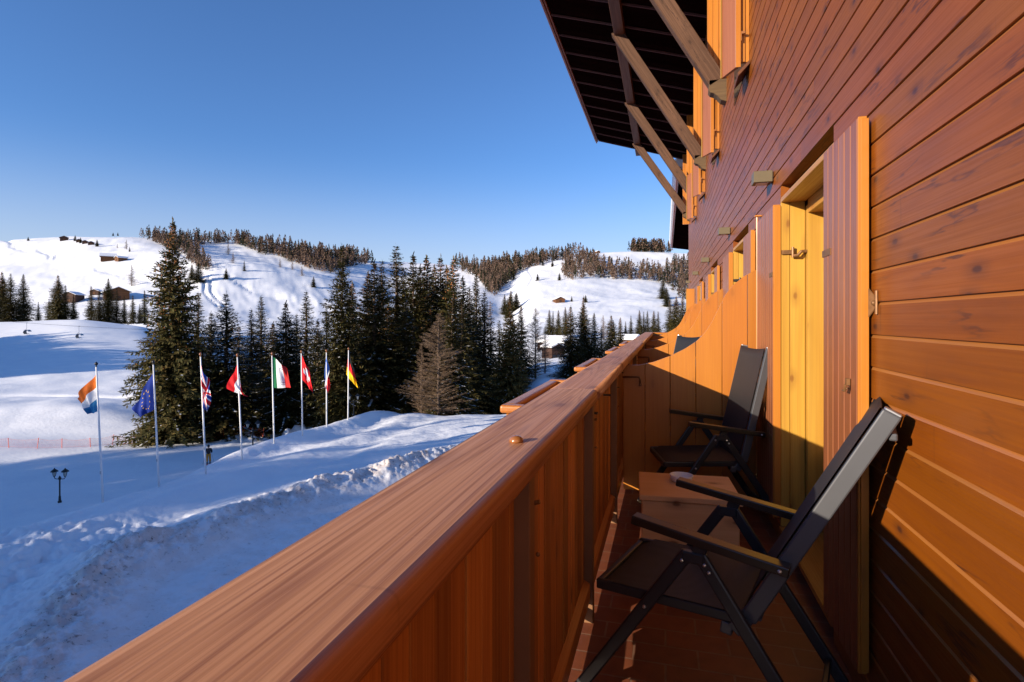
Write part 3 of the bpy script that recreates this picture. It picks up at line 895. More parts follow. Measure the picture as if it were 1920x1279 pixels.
for y in (0.075, 1.33, 2.56, 3.86, 5.2, 6.5, 7.8, 9.1, 10.4, 11.7, 13.0):
    mb = MB(); mb.box(-0.366, -0.322, y, y + 0.05, 0.0, 1.02)
    mb2 = MB()
    p = on_rail(mb, 'post', M['post'], 0.003)
    mb2.cut(); mb2.tube([(-0.326, y + 0.056, 0.93), (-0.310, y + 0.056, 0.935)], 0.006, 6); mb2.cut(); mb2.ball((-0.315, y + 0.056, 0.80), 0.006)
    mb2.build('post_bolt', M['iron'], p)
mb = MB()
mb.lathe([(0.0165, 0), (0.0175, 0.004), (0.016, 0.009), (0.011, 0.0135), (0.004, 0.0155), (0.0012, 0.0158)], (-0.342, 1.272, 1.110), 18)
on_rail(mb, 'round_knob', M['brass'], smooth=True)
# return of the railing at the far end
mb = MB()
mb.prism([(-0.46, 13.40 + x + 0.385, q) for x, q in capf], (1.17, 0, 0))
mb.box(-0.45, 0.70, 13.39, 13.41, 0.1, 1.05)
on_rail(mb, 'end_rail', M['orange'], smooth=False)

SCR = [(-0.335, 1.03), (-0.2, 1.035), (-0.09, 1.062), (0.037, 1.113), (0.15, 1.172), (0.243, 1.238), (0.30, 1.302), (0.35, 1.385), (0.40, 1.49), (0.44, 1.585), (0.506, 1.672), (0.59, 1.742), (0.699, 1.80)]
SX = [p[0] for p in SCR]; SZ = [p[1] for p in SCR]
SCRL = ['nearest wavy-topped orange wooden screen between balconies, behind the far armchair', 'second wavy-topped orange wooden screen along the balcony, just past the nearest one',
        'third wavy-topped orange wooden screen along the balcony', 'farthest wavy-topped orange wooden screen, at the end of the handrail']
for i, y in enumerate((4.62, 7.12, 10.2, 13.1)):
    sc = empty('privacy_screen', (0.18, y, 0), SCRL[i], 'screen', group='wavy screens between the balconies')
    mb = MB()
    xs = [-0.335, -0.16, 0.035, 0.23, 0.425, 0.61, 0.699]
    for a, b in zip(xs[:-1], xs[1:]):
        pts = [(a + 0.002, 0.02), (b - 0.002, 0.02)]
        n = 8
        top = [(b - 0.002 - (b - a - 0.004) * q / n) for q in range(n + 1)]
        pts += [(x, float(np.interp(x, SX, SZ))) for x in top]
        mb.prism([(x - 0.18, -0.015, q) for x, q in pts], (0, 0.03, 0))
    mb.build('boards', M['orange'], sc, 0.002)
    mb = MB()
    mb.tube([(-0.515, -0.03, 0.935), (-0.41, -0.032, 0.940), (-0.385, -0.032, 0.937), (-0.378, -0.032, 0.92), (-0.378, -0.032, 0.88)], 0.0075, 8)
    mb.ball((-0.378, -0.032, 0.877), 0.013)
    mb.build('bolt', M['iron'], sc, smooth=True)

# empty flower boxes hung outside the rail
FBL = ['nearest wooden flower box hung outside the handrail, just past its joint', 'second wooden flower box outside the handrail, with its orange end toward the road',
       'small looking third wooden flower box outside the handrail', 'fourth and smallest looking wooden flower box outside the handrail, below the valley trees', ]
for i, (y, L) in enumerate(((2.46, 1.18), (4.62, 1.15), (7.1, 1.2), (9.3, 1.2))):
    fb = empty('flower_box', (-0.62, y, 0.78), FBL[i], 'flower box', group='flower boxes outside the handrail')
    def ring(x0, x1, y0, y1, t, z0, z1):
        m_ = MB()
        m_.box(x0, x0 + t, y0, y1, z0, z1); m_.box(x1 - t, x1, y0, y1, z0, z1)
        m_.box(x0 + t, x1 - t, y0, y0 + t, z0, z1); m_.box(x0 + t, x1 - t, y1 - t, y1, z0, z1)
        return m_
    m_ = ring(-0.095, 0.095, 0.02, L - 0.02, 0.022, 0.0, 0.185); m_.box(-0.073, 0.073, 0.042, L - 0.042, 0.0, 0.02)
    m_.build('trough', M['trough'], fb, 0.003)
    m_ = MB(); m_.box(-0.122, 0.122, 0.0, 0.062, 0.187, 0.226); m_.box(-0.122, 0.122, L - 0.062, L, 0.187, 0.226)
    m_.box(-0.122, -0.060, 0.064, L - 0.064, 0.187, 0.224); m_.box(0.060, 0.122, 0.064, L - 0.064, 0.187, 0.224)
    m_.build('rim', M['trough'], fb, 0.013, segs=3)
    m_ = MB()
    for q in (0.25, L - 0.25): m_.cut(); m_.box(0.097, 0.30, q, q + 0.03, 0.16, 0.168)
    m_.build('bracket', M['black_iron'], fb)

# wall lamps
WLL = ['nearest square taupe wall lamp, above the door beside the first screen', 'second square taupe wall lamp along the facade', 'third square taupe wall lamp along the facade',
       'fourth square taupe wall lamp along the facade', 'farthest square taupe wall lamp, at the end of the facade']
for i, (y, z) in enumerate(((4.05, 2.33), (6.6, 2.36), (9.7, 2.36), (12.9, 2.40), (17.2, 2.49))):
    wl = empty('wall_lamp', (WX, y, z), WLL[i], 'wall lamp', group='square wall lamps on the facade')
    mb = MB(); mb.box(-0.125, -0.008, 0, 0.115, 0, 0.075); mb.build('shade', M['lampbox'], wl, 0.002)
    mb = MB(); mb.box(-0.008, -0.001, 0.012, 0.103, 0.008, 0.067); mb.build('wall_plate', M['lampbox'], wl)
    mb = MB(); mb.box(-0.105, -0.03, 0.02, 0.095, -0.003, -0.001); mb.build('lens', M['lamp_glass'], wl)

# ------------------------------------------------------------------ reclining garden chairs
def make_chair(label, tx=0.905, tz=1.136):
    """local x runs from the front edge to the back, y across, z up; origin on the floor under the seat"""
    ch = empty('folding_armchair', (0, 0, 0), label, 'chair', group='black folding armchairs on the balcony')
    X0 = -0.37
    HW = 0.225
    def P(s, y, z): return (s + X0, y, z)
    # seat sling, slightly sagging
    mb = MB()
    nx, ny = 8, 8
    vs = []
    for i in range(nx + 1):
        for j in range(ny + 1):
            s = 0.005 + 0.50 * i / nx; v = -1 + 2 * j / ny
            sag = 0.012 * (1 - v * v) * math.sin(math.pi * min(1, 0.15 + i / nx))
            vs.append(P(s, v * (HW + 0.010), 0.4455 + 0.012 * i / nx - sag - (0.02 if i == 0 else 0)))
    top = vs; bot = [(a, b, c - 0.004) for a, b, c in vs]
    fs = []
    for i in range(nx):
        for j in range(ny):
            a = i * (ny + 1) + j
            fs.append((a, a + ny + 1, a + ny + 2, a + 1)); n = len(top)
            fs.append((n + a, n + a + 1, n + a + ny + 2, n + a + ny + 1))
    mb.add(top + bot, fs)
    mb.build('seat', M['fabric'], ch, smooth=True)
    mb = MB()
    for sd in (-1, 1):
        mb.beam(P(0.0, sd * HW, 0.425), P(0.53, sd * HW, 0.437), 0.022, 0.036)
    mb.beam(P(0.008, -HW, 0.420), P(0.008, HW, 0.420), 0.025, 0.034)
    mb.beam(P(0.49, -HW, 0.425), P(0.49, HW, 0.425), 0.022, 0.022)
    mb.build('seat_frame', M['frame_black'], ch, 0.006, segs=2)
    # back
    bx, bz = 0.525, 0.445
    mb = MB(); nx = 12; vs = []
    tdir = Vector((tx - bx, 0, tz - bz)).normalized(); nrm = Vector((-tdir.z, 0, tdir.x))
    for i in range(nx + 1):
        for j in range(ny + 1):
            q = i / nx; v = -1 + 2 * j / ny
            sag = 0.010 * (1 - v * v)
            top_dip = 0.010 * (1 - v * v) * (q ** 6)
            p = Vector(P(bx + (tx - bx) * (q * 0.985 + 0.01), v * (HW - 0.012), bz + (tz - bz) * (q * 0.985 + 0.01))) - nrm * (sag - 0.031) - tdir * top_dip
            vs.append(p)
    top = vs; bot = [p - nrm * 0.004 for p in vs]; fs = []; n = len(top)
    for i in range(nx):
        for j in range(ny):
            a = i * (ny + 1) + j
            fs.append((a, a + 1, a + ny + 2, a + ny + 1)); fs.append((n + a, n + a + ny + 1, n + a + ny + 2, n + a + 1))
    for j in range(ny):
        a = nx * (ny + 1) + j; fs.append((a, a + 1, n + a + 1, n + a))
    mb.add(top + bot, fs)
    mb.build('backrest', M['fabric'], ch, smooth=True)
    mb = MB()
    for sd in (-1, 1):
        a = Vector(P(bx, sd * HW, bz)); b = Vector(P(tx, sd * HW, tz))
        mb.beam(a, b, 0.026, 0.050, up=nrm)
        mb.beam(a + tdir * 0.03, Vector(P(0.478, sd * HW, 0.395)), 0.024, 0.048, up=nrm)
        mb.beam(Vector(P(0.478, sd * HW, 0.395)), Vector(P(0.44, sd * HW, 0.40)), 0.024, 0.040, up=(0, 0, 1))
    mb.beam(Vector(P(bx, -HW, bz)) + tdir * 0.02 - nrm * 0.02, Vector(P(bx, HW, bz)) + tdir * 0.02 - nrm * 0.02, 0.022, 0.022)
    mb.beam(Vector(P(tx, -HW, tz)) - tdir * 0.06 - nrm * 0.035, Vector(P(tx, HW, tz)) - tdir * 0.06 - nrm * 0.035, 0.022, 0.022)
    bf = mb.build('back_frame', M['frame'], ch, 0.005, segs=2)
    # end caps
    mb = MB()
    for sd in (-1, 1):
        c = Vector(P(tx, sd * HW, tz)); mb.cut(); mb.beam(c - tdir * 0.002, c + tdir * 0.008, 0.022, 0.046, up=nrm)
    mb.build('end_cap', M['rivet'], bf, 0.003)
    # armrests and the A shaped legs
    for sd in (-1, 1):
        y = sd * 0.262
        a, b = P(0.155, y, 0.706), P(0.648, y, 0.640)
        mb = MB(); mb.beam(a, b, 0.052, 0.030)
        ar = mb.build('armrest', M['arm'], ch, 0.004, segs=2)
        r = MB(); r.ball((b[0] - 0.025, y + sd * 0.027, b[2] + 0.002), 0.007); r.build('rivet', M['rivet'], ar)
        mb = MB()
        ax, az = 0.363, 0.628
        mb.beam(P(ax - 0.035, y, az - 0.012), P(ax + 0.035, y, az - 0.012), 0.030, 0.036)
        mb.beam(P(ax + 0.012, y, az), P(ax + 0.03, y, 0.672), 0.018, 0.045, up=(1, 0, 0))
        mb.build('hinge_block', M['frame_black'], ch, 0.004)
        for nm, ex, off in (('front', -0.075, -0.02), ('rear', 0.80, 0.02)):
            mb = MB()
            p, q = Vector(P(ax + off, y, az - 0.002)), Vector(P(ex, y, 0.008))
            t = (q - p).normalized(); u = Vector((t.z, 0, -t.x))
            mb.beam(p, q, 0.022, 0.044, up=u)
            lg = mb.build('leg', M['frame_black'], ch, 0.007, segs=2)
            r = MB()
            for q_ in ((0.03, 0.055) if nm == 'rear' else (0.03, 0.26)):
                c = p + t * q_; r.cut(); r.ball((c.x, y + sd * 0.012, c.z), 0.0065)
            r.build('rivet', M['rivet'], lg)
            r = MB(); r.beam(q - t * 0.03, q, 0.026, 0.048, up=u); r.build('foot', M['arm'], lg, 0.004)
    mb = MB()
    mb.cut(); mb.beam(P(0.02, -0.262, 0.13), P(0.02, 0.262, 0.13), 0.02, 0.02)
    mb.cut(); mb.beam(P(0.72, -0.262, 0.13), P(0.72, 0.262, 0.13), 0.02, 0.02)
    mb.build('stretcher', M['frame_black'], ch, 0.004)
    return ch

def set_chair(ch, fx, fy, deg, tilt=0.0):
    """front near corner of the seat at (fx, fy); deg = heading of the axis front to back"""
    a = math.radians(deg)
    c = Vector((0.37 * math.cos(a) - 0.225 * math.sin(a), 0.37 * math.sin(a) + 0.225 * math.cos(a), 0))
    ch.location = (fx + c.x, fy + c.y, 0.001)
    ch.rotation_euler = (0, 0, a)

ch1 = make_chair('nearest black armchair, its reclined back sunlit beside the shutter')
set_chair(ch1, -0.245, 2.07, -17.5)
ch2 = make_chair('black folding armchair with an upright back in front of the nearest wavy screen', 0.70, 1.205)
set_chair(ch2, -0.01, 3.88, 13)
ch3 = copy_thing(ch2); ch3['label'] = 'black armchair of which only the back top shows over the nearest wavy screen'
ch3.location = (-0.04, 5.85, 0.001); ch3.rotation_euler = (0, 0, math.radians(28)); ch3.scale = (1, 1, 1.02)

tb = empty('side_table', (0.115, 3.34, 0), 'pale pine box table with knots, holding an ashtray between the two armchairs', 'table', rz=math.radians(3))
mb = MB(); mb.box(-0.25, 0.25, -0.22, 0.22, 0.012, 0.418); mb.build('box_body', M['box'], tb, 0.003)
mb = MB(); mb.box(-0.265, 0.265, -0.235, 0.235, 0.420, 0.450); mb.build('lid', M['box'], tb, 0.003)
mb = MB(); mb.box(-0.255, -0.12, -0.262, -0.235, 0.0, 0.012); mb.box(0.1, 0.24, -0.2, 0.2, 0.0, 0.0115); mb.build('foot', M['box'], tb, 0.002)
mb = MB()
mb.lathe([(0.045, 0), (0.062, 0.004), (0.066, 0.030), (0.068, 0.036), (0.063, 0.037), (0.058, 0.030), (0.050, 0.010), (0.0, 0.008)], (0, 0, 0), 28)
ash = mb.build('ashtray', M['ceramic'], smooth=True)
ash.location = (0.09, 3.42, 0.451); tag(ash, 'round white ceramic ashtray on the pine box table', 'ashtray')

# ------------------------------------------------------------------ conifers
def spruce_mesh(name, height, radius, seed, top_cones=0.5, density=1.0, snow_amt=0.05, droop=0.35, ragged=0.25):
    r = random.Random(seed)
    V, Q, MI = [], [], []
    def frond(p, dr, ln, wd, roll, mi):
        # a pointed, slightly folded spray of needles
        up = Vector((math.sin(roll), 0, math.cos(roll))) if abs(dr.z) < 0.9 else Vector((1, 0, 0))
        sd = dr.cross(up)
        if sd.length < 1e-4: sd = Vector((1, 0, 0))
        sd.normalize()
        b = len(V)
        V.append(p); V.append(p + dr * (ln * 0.45) + sd * wd); V.append(p + dr * ln); V.append(p + dr * (ln * 0.5) - sd * wd)
        Q.append((b, b + 1, b + 2, b + 3)); MI.append(mi)
    z = height * 0.035
    step = 0.36 / density
    prof_ph = r.uniform(0, 6)
    while z < height * 0.985:
        q = z / height
        R = radius * 1.06 * (1 - q) ** 0.86 * (0.86 + 0.14 * math.sin(q * 19 + prof_ph)) * min(1.0, 0.80 + q * 3)
        R = max(R, 0.10)
        nb = int(8 + radius * 1.15 * (1 - q)) if q < 0.9 else 5
        a0 = r.uniform(0, 6.28)
        for k in range(nb):
            a = a0 + 6.283 * k / nb + r.uniform(-0.35, 0.35)
            L = R * r.uniform(1 - ragged * 1.6, 1 + ragged * 0.6)
            if r.random() < 0.07: L *= 0.45
            el = math.radians(-24 + 55 * q ** 1.3) + r.uniform(-0.16, 0.16)
            out = Vector((math.cos(a), math.sin(a), 0)); sdv = Vector((-math.sin(a), math.cos(a), 0))
            base = Vector((0, 0, z + r.uniform(-0.15, 0.15)))
            n = max(2, int(L / 0.33))
            has_snow = r.random() < snow_amt * 2.2
            for i in range(n + 1):
                t = (i + 0.4) / (n + 0.6)
                if t < 0.22 and L > 1.2 and r.random() < 0.5: continue
                curve = -droop * L * t * (1 - 0.75 * t) * (1 - q * 0.8)
                p = base + out * (L * t * math.cos(el)) + Vector((0, 0, L * t * math.sin(el) + curve))
                ln = (0.42 + 0.34 * (1 - t)) * min(1.3, 0.45 + L * 0.35) * r.uniform(0.75, 1.25)
                for sgn in (-1, 1):
                    d = (out * r.uniform(0.45, 0.95) + sdv * sgn * r.uniform(0.35, 0.9) + Vector((0, 0, r.uniform(-0.42, 0.06) + 0.5 * q))).normalized()
                    frond(p, d, ln, ln * 0.19, r.uniform(-0.7, 0.7), 0)
                if r.random() < 0.75:     # hanging spray
                    d = (out * r.uniform(0, 0.5) + sdv * r.uniform(-0.4, 0.4) + Vector((0, 0, -0.9 + q * 1.0))).normalized()
                    frond(p, d, ln * 0.8, ln * 0.15, r.uniform(-1.5, 1.5), 0)
                if q > 1 - top_cones and t > 0.35 and r.random() < 0.45 * (q - (1 - top_cones)) / top_cones + 0.05:
                    frond(p + sdv * r.uniform(-.15, .15), Vector((r.uniform(-.2, .2), r.uniform(-.2, .2), -1)).normalized(), 0.24, 0.055, r.uniform(-1.5, 1.5), 1)
                if (has_snow and t > 0.3 and r.random() < 0.55) or r.random() < snow_amt * 0.4:
                    w = r.uniform(0.13, 0.34)
                    c = p + Vector((0, 0, 0.06)); b = len(V)
                    o2 = (out + Vector((0, 0, -0.25))).normalized()
                    V.extend([c - o2 * w + Vector((0, 0, -.03)), c + sdv * w * 0.5, c + o2 * w * 1.2, c - sdv * w * 0.55]); Q.append((b, b + 1, b + 2, b + 3)); MI.append(2)
            if L > 0.8:
                d = (out * math.cos(el) + Vector((0, 0, math.sin(el) + 0.25))).normalized()
                tip = base + out * (L * 0.95 * math.cos(el)) + Vector((0, 0, L * math.sin(el) - droop * L * 0.25 * (1 - q * 0.8)))
                frond(tip, d, 0.45 * min(1, L), 0.08, r.uniform(-.5, .5), 0)
        z += step * (0.75 + 0.5 * r.random()) * (1.0 if q < 0.8 else 0.85)
    for i in range(7):
        frond(Vector((0, 0, height * (0.955 + 0.007 * i))), Vector((r.uniform(-.35, .35), r.uniform(-.35, .35), 1)).normalized(), 0.55, 0.07, r.uniform(-1.5, 1.5), 0)
    return np_mesh(name, [tuple(v) for v in V], Q, [M['needle'], M['cone'], M['snow_plain']], MI, smooth=False)

def trunk_mesh(name, height, rad, seed, limbs=0):
    r = random.Random(seed)
    mb = MB()
    n = 9
    mb.tube([(0.05 * math.sin(i * 1.3), 0.05 * math.cos(i * 1.7), height * i / (n - 1) - 0.4 * (i == 0)) for i in range(n)], [rad * (1 - i / (n - 1)) ** 0.8 + 0.015 for i in range(n)], 8)
    for k in range(limbs):
        z = height * r.uniform(0.03, 0.6); a = r.uniform(0, 6.28); L = height * 0.13 * (1 - z / height)
        mb.tube([(0, 0, z), (math.cos(a) * L * .6, math.sin(a) * L * .6, z - L * .12), (math.cos(a) * L, math.sin(a) * L, z - L * .1)], [0.035, 0.022, 0.01], 5)
    me = bpy.data.meshes.new(name)
    me.from_pydata(mb.v, [], mb.f); me.materials.append(M['bark']); me.polygons.foreach_set('use_smooth', [True] * len(mb.f))
    return me

def larch_mesh(name, height, radius, seed, density=1.0):
    r = random.Random(seed)
    V, Q = [], []
    def strip(p, q, w):
        d = (q - p)
        s = d.cross(Vector((r.uniform(-1, 1), r.uniform(-1, 1), 0.3)))
        if s.length < 1e-5: return
        s.normalize(); b = len(V)
        V.extend([p - s * w, p + s * w, q + s * w * 0.45, q - s * w * 0.45]); Q.append((b, b + 1, b + 2, b + 3))
    z = height * 0.06
    while z < height * 0.98:
        q = z / height
        R = radius * (1 - q) ** 0.75 * min(1, 0.55 + q * 3.2)
        for k in range(6):
            a = r.uniform(0, 6.28); L = max(0.15, R * r.uniform(0.30, 1.25) * (0.85 + 0.3 * math.sin(a * 1.0 + z * 0.7)))
            out = Vector((math.cos(a), math.sin(a), 0)); sdv = Vector((-math.sin(a), math.cos(a), 0))
            el = r.uniform(-0.12, 0.30) + 0.3 * q
            pts = [Vector((0, 0, z)) + out * (L * t * math.cos(el)) + Vector((0, 0, L * (t * math.sin(el) - 0.10 * t + 0.22 * t * t))) for t in (0, .25, .5, .75, 1)]
            for i in range(4): strip(pts[i], pts[i + 1], 0.034 * (1 - 0.18 * i))
            nt = max(3, int(L / 0.16 * density))
            for i in range(nt):
                t = 0.18 + 0.82 * i / nt; f = t * 4; j = min(3, int(f)); p = pts[j].lerp(pts[j + 1], f - j)
                for sgn in (-1, 1):
                    d = (out * r.uniform(.3, .9) + sdv * sgn * r.uniform(.4, 1) + Vector((0, 0, r.uniform(-.5, .35)))).normalized()
                    l = r.uniform(.25, .6) * min(1, .4 + L * .3)
                    strip(p, p + d * l, 0.016)
                    if r.random() < .6:
                        m_ = p + d * l * .5; strip(m_, m_ + (d + Vector((r.uniform(-.8, .8), r.uniform(-.8, .8), r.uniform(-.8, .3)))).normalized() * l * .5, 0.012)
        z += 0.26 / density
    return np_mesh(name, [tuple(v) for v in V], Q, [M['twig']], None, smooth=False)

SPR = [spruce_mesh('spruce_crown', 24, 6.6, 1, 0.62, 1.3, 0.05), spruce_mesh('spruce_crown', 24, 5.6, 2, 0.50, 1.0, 0.08, 0.45), spruce_mesh('spruce_crown', 24, 4.8, 3, 0.35, 1.0, 0.06, 0.3, 0.35),
       spruce_mesh('spruce_crown', 24, 3.7, 4, 0.30, 0.95, 0.05, 0.25, 0.4)]
STR = trunk_mesh('trunk', 23.4, 0.36, 1)
LAR = [larch_mesh('larch_crown', 20, 5.2, 5, 1.15), larch_mesh('larch_crown', 20, 3.9, 6, 0.9)]
LTR = trunk_mesh('trunk', 19.6, 0.22, 2, 26)

def tree(kind, px, ytop, d, label, wide=1.0, base=None, group=None, rot=None):
    zb = H(px, d) if base is None else EYE + (VY - base) / F * d
    zt = EYE + (VY - ytop) / F * d
    h = zt - zb
    larch = kind >= 10
    p = Wp((px - CX) / F * d, d, zb - 0.15)
    t = empty('larch_tree' if larch else 'spruce_tree', p, label, 'tree', rz=rnd.uniform(0, 6.28) if rot is None else rot, group=group)
    s = (h + 0.15) / (20.0 if larch else 24.0)
    t.scale = (s * wide, s * wide, s)
    o = link('crown', LAR[kind - 10] if larch else SPR[kind], t)
    o = link('trunk', LTR if larch else STR, t)
    return t

BIG = 'group of tall trees behind the flags'
for kind, px, yt, d, w, lab, base in [
    (0, 324, 413, 66, 1.08, 'tallest broad spruce with brown cones, rising behind the blue flag with stars', None),
    (1, 424, 548, 69, 1.10, 'dark spruce with snowy branches directly behind the red and white striped flag', None),
    (2, 372, 548, 84, 0.95, 'slender spruce half hidden at the right side of the tallest spruce', None),
    (2, 471, 580, 88, 1.0, 'smaller spruce between the red white flag and the green white red flag', None),
    (2, 490, 556, 97, 1.0, 'pointed spruce in the back, left of the green white red flag top', None),
    (1, 536, 566, 74, 1.0, 'snow dusted spruce behind the green white red flag', None),
    (2, 574, 546, 92, 1.1, 'narrow spruce in the back behind the red flag with the white cross', None),
    (1, 596, 600, 80, 1.0, 'low spruce to the left of the blue white red flag', None),
    (0, 641, 460, 66, 1.02, 'tall spruce rising right behind the black red yellow flag', None),
    (1, 702, 490, 70, 1.05, 'tall snow dusted spruce just right of the black red yellow flag', None),
    (2, 716, 488, 79, 1.0, 'slim spruce squeezed behind the snow dusted spruce', None),
    (2, 743, 460, 84, 1.15, 'slim spruce with the highest tip in the middle of the dark clump', None),
    (1, 775, 476, 80, 0.95, 'spruce of the dark clump next right of its highest tip', None),
    (2, 800, 482, 88, 1.05, 'spruce in the middle of the dark clump', None),
    (1, 826, 480, 84, 0.95, 'spruce of the dark clump above the bare larch', None),
    (2, 850, 484, 78, 1.05, 'dark spruce at the right shoulder of the clump', None),
    (1, 762, 560, 71, 0.95, 'shaded lower spruce filling the dark clump at the left of the bare larch', None),
    (2, 866, 560, 74, 1.1, 'dark spruce behind the tree with the long snowy branches', None),
    (1, 848, 556, 64, 0.95, 'green spruce with snowy lower branches beside the bare larch', None),
    (2, 893, 512, 118, 0.8, 'thin spruce standing alone in the gap above the bare trunked tree', None),
    (2, 908, 548, 80, 1.1, 'brownish tall tree with a bare pale trunk, right of the dark clump', None),
    (2, 936, 600, 86, 1.0, 'spruce half hidden left of the cone covered spruce near the flower box', None),
    (0, 956, 556, 70, 0.98, 'cone covered spruce next to the end of the nearest flower box', 795),
    (2, 977, 575, 90, 1.0, 'slender snowy spruce just right of the cone covered spruce', None),
    (0, 1094, 556, 100, 1.0, 'broad cone covered spruce above the second flower box', None),
    (1, 1070, 574, 94, 1.1, 'snowy spruce at the left side of the broad cone covered one by the road', None),
    (2, 1114, 588, 104, 1.1, 'spruce at the right side of the broad cone covered one', None),
    (1, 1146, 592, 118, 1.15, 'low spruce above the third flower box', None),
    (2, 1163, 596, 122, 1.0, 'low spruce just right of the one above the third flower box', None),
    (1, 396, 585, 90, 1.1, 'dark filling spruce low between the tallest spruce and the one behind the striped flag', None),
    (1, 448, 610, 84, 1.1, 'dark filling spruce behind the red white red flag, lower than its neighbours', None),
    (1, 512, 605, 86, 1.1, 'dark filling spruce behind the pole of the green white red flag', None),
    (2, 556, 590, 100, 1.1, 'dark spruce in the back between the green white red flag and the cross flag', None),
    (2, 612, 575, 96, 1.0, 'slim spruce in the back above the blue white red flag', None),
    (1, 672, 600, 86, 1.1, 'dark filling spruce just right of the top of the farthest flag', None),
    (1, 728, 570, 74, 1.0, 'shaded spruce in front of the slim tall ones of the clump', None),
    (1, 808, 575, 76, 1.0, 'dark shaded spruce behind the bare larch at the snow bank', None),
    (2, 880, 540, 96, 1.1, 'dark spruce behind the tree with the bare pale trunk', None),
    (2, 690, 512, 96, 1.0, 'slim dark spruce in the back between the farthest flag and the clump', None),
    (2, 757, 500, 100, 1.0, 'dark spruce in the back of the clump, right below its highest tip', None),
    (1, 788, 498, 98, 1.0, 'dark spruce in the back of the clump between two sharper tips', None),
    (2, 814, 500, 102, 1.0, 'dark spruce in the back of the clump left of the bare larch tip', None),
    (1, 838, 500, 98, 1.0, 'dark spruce in the back of the clump above the snowy green spruce', None),
    (2, 868, 520, 92, 1.0, 'dark spruce sloping down at the right end of the clump', None),
    (2, 660, 530, 92, 1.0, 'slim spruce in the back, right beside the tall spruce of the farthest flag', None),
    (0, 846, 600, 66, 1.0, 'low wide spruce with snow on its boughs right of the bare larch', None),
    (2, 1128, 612, 96, 1.2, 'small bushy spruce wedged above the flower boxes', None),
    ]:
    tree(kind, px, yt, d, lab, w * (0.86 if kind == 0 else 1.34), base, BIG)
for kind, px, yt, d, w, lab in [
    (10, 822, 584, 61.5, 1.45, 'bare brown larch standing at the edge of the snow bank in the middle'),
    (10, 1004, 576, 92, 1.15, 'bare brown larch left of the snowy road'),
    (11, 1022, 610, 98, 1.3, 'smaller bare brown tree beside the snowy road'),
    (11, 920, 560, 84, 0.9, 'thin bare larch beside the tree with the pale trunk'),
    (11, 790, 640, 63, 1.1, 'small bare larch leaning out left of the bare brown larch'),
    ]:
    tree(kind, px, yt, d, lab, w, None, 'bare larches by the clearing')

ROW = [(-14, 516, 1), (4, 510, 0), (20, 512, 1), (44, 515, 2), (72, 566, 3), (92, 560, 3), (109, 516, 0), (123, 535, 3), (138, 552, 3), (171, 537, 3), (186, 545, 2), (203, 522, 0), (219, 540, 3), (233, 556, 3), (249, 554, 3), (262, 570, 3), (271, 545, 3)]
for i, (px, yt, k) in enumerate(ROW):
    d = (292, 300, 286, 310)[i % 4]
    bits = ['at the left edge of the photo', 'second from the left edge, very dark', 'third from the left edge, very dark', 'with a slim tip, right of the dark clump at the left edge', 'tiny, just right of the slim one',
            'tiny, left of the broad one by the hut', 'broad, just left of the dark gabled hut', 'narrow, before the dark gabled hut', 'small, at the right corner of the dark gabled hut', 'slim, left of the long barn', 'half hidden at the left end of the long barn',
            'broad, in front of the long barn', 'narrow, at the right end of the long barn', 'brownish, right of the long barn', 'small and snowy, right of the brownish one', 'tiny, left of the thin one at the row end', 'thin, last one before the tallest spruce']
    t = tree(k, px, yt, d, 'knoll row spruce ' + bits[i], 1.25 if k < 2 else 1.5, 606, 'spruces behind the snowy knoll')

VAL = [(1030, 581, 250, 2), (1037, 583, 255, 3), (1047, 582, 248, 2), (1060, 576, 240, 2), (1131, 590, 235, 11), (1173, 603, 245, 3), (1183, 592, 240, 3), (1199, 582, 240, 2), (1207, 584, 246, 3), (1214, 583, 240, 2), (1226, 583, 238, 2), (1234, 584, 236, 3), (1150, 600, 240, 3), (1256, 562, 230, 2), (1268, 556, 225, 1), (1280, 556, 220, 2), (1292, 560, 222, 1)]
ordn = ['first', 'second', 'third', 'fourth', 'fifth', 'sixth', 'seventh', 'eighth', 'ninth', 'tenth', 'eleventh', 'twelfth', 'thirteenth', 'fourteenth', 'fifteenth', 'sixteenth', 'seventeenth']
for i, (px, yt, d, k) in enumerate(sorted(VAL)):
    tree(k, px, yt, d, '%s from left of the small trees in the valley before the meadow' % ordn[i], 1.5, None, 'small trees in the valley')

# lone trees out on the far slopes
LONE = [(53, 452, 444, 2), (212, 442, 436, 2), (221, 442, 436, 2), (141, 452, 441, 2), (151, 456, 445, 2), (182, 462, 449, 2), (237, 468, 449, 11), (243, 472, 462, 3), (220, 466, 457, 11), (247, 537, 496, 11),
        (424, 523, 503, 2), (428, 478, 455, 11), (437, 494, 472, 11), (458, 508, 488, 3), (525, 502, 484, 11), (548, 506, 488, 11), (566, 518, 498, 11), (588, 538, 518, 2), (372, 528, 490, 1), (360, 525, 495, 2),
        (1008, 526, 513, 1), (1049, 526, 511, 2), (1036, 500, 488, 2), (1018, 498, 486, 2), (963, 525, 500, 3), (966, 512, 484, 3), (1036, 566, 558, 11), (1072, 566, 555, 2), (1098, 567, 553, 1),
        (1243, 560, 523, 1), (1250, 575, 540, 2), (958, 586, 545, 2), (946, 590, 552, 2), (968, 580, 548, 1), (952, 596, 560, 2)]
wl_ = {0: 'left', 1: 'middle', 2: 'right'}
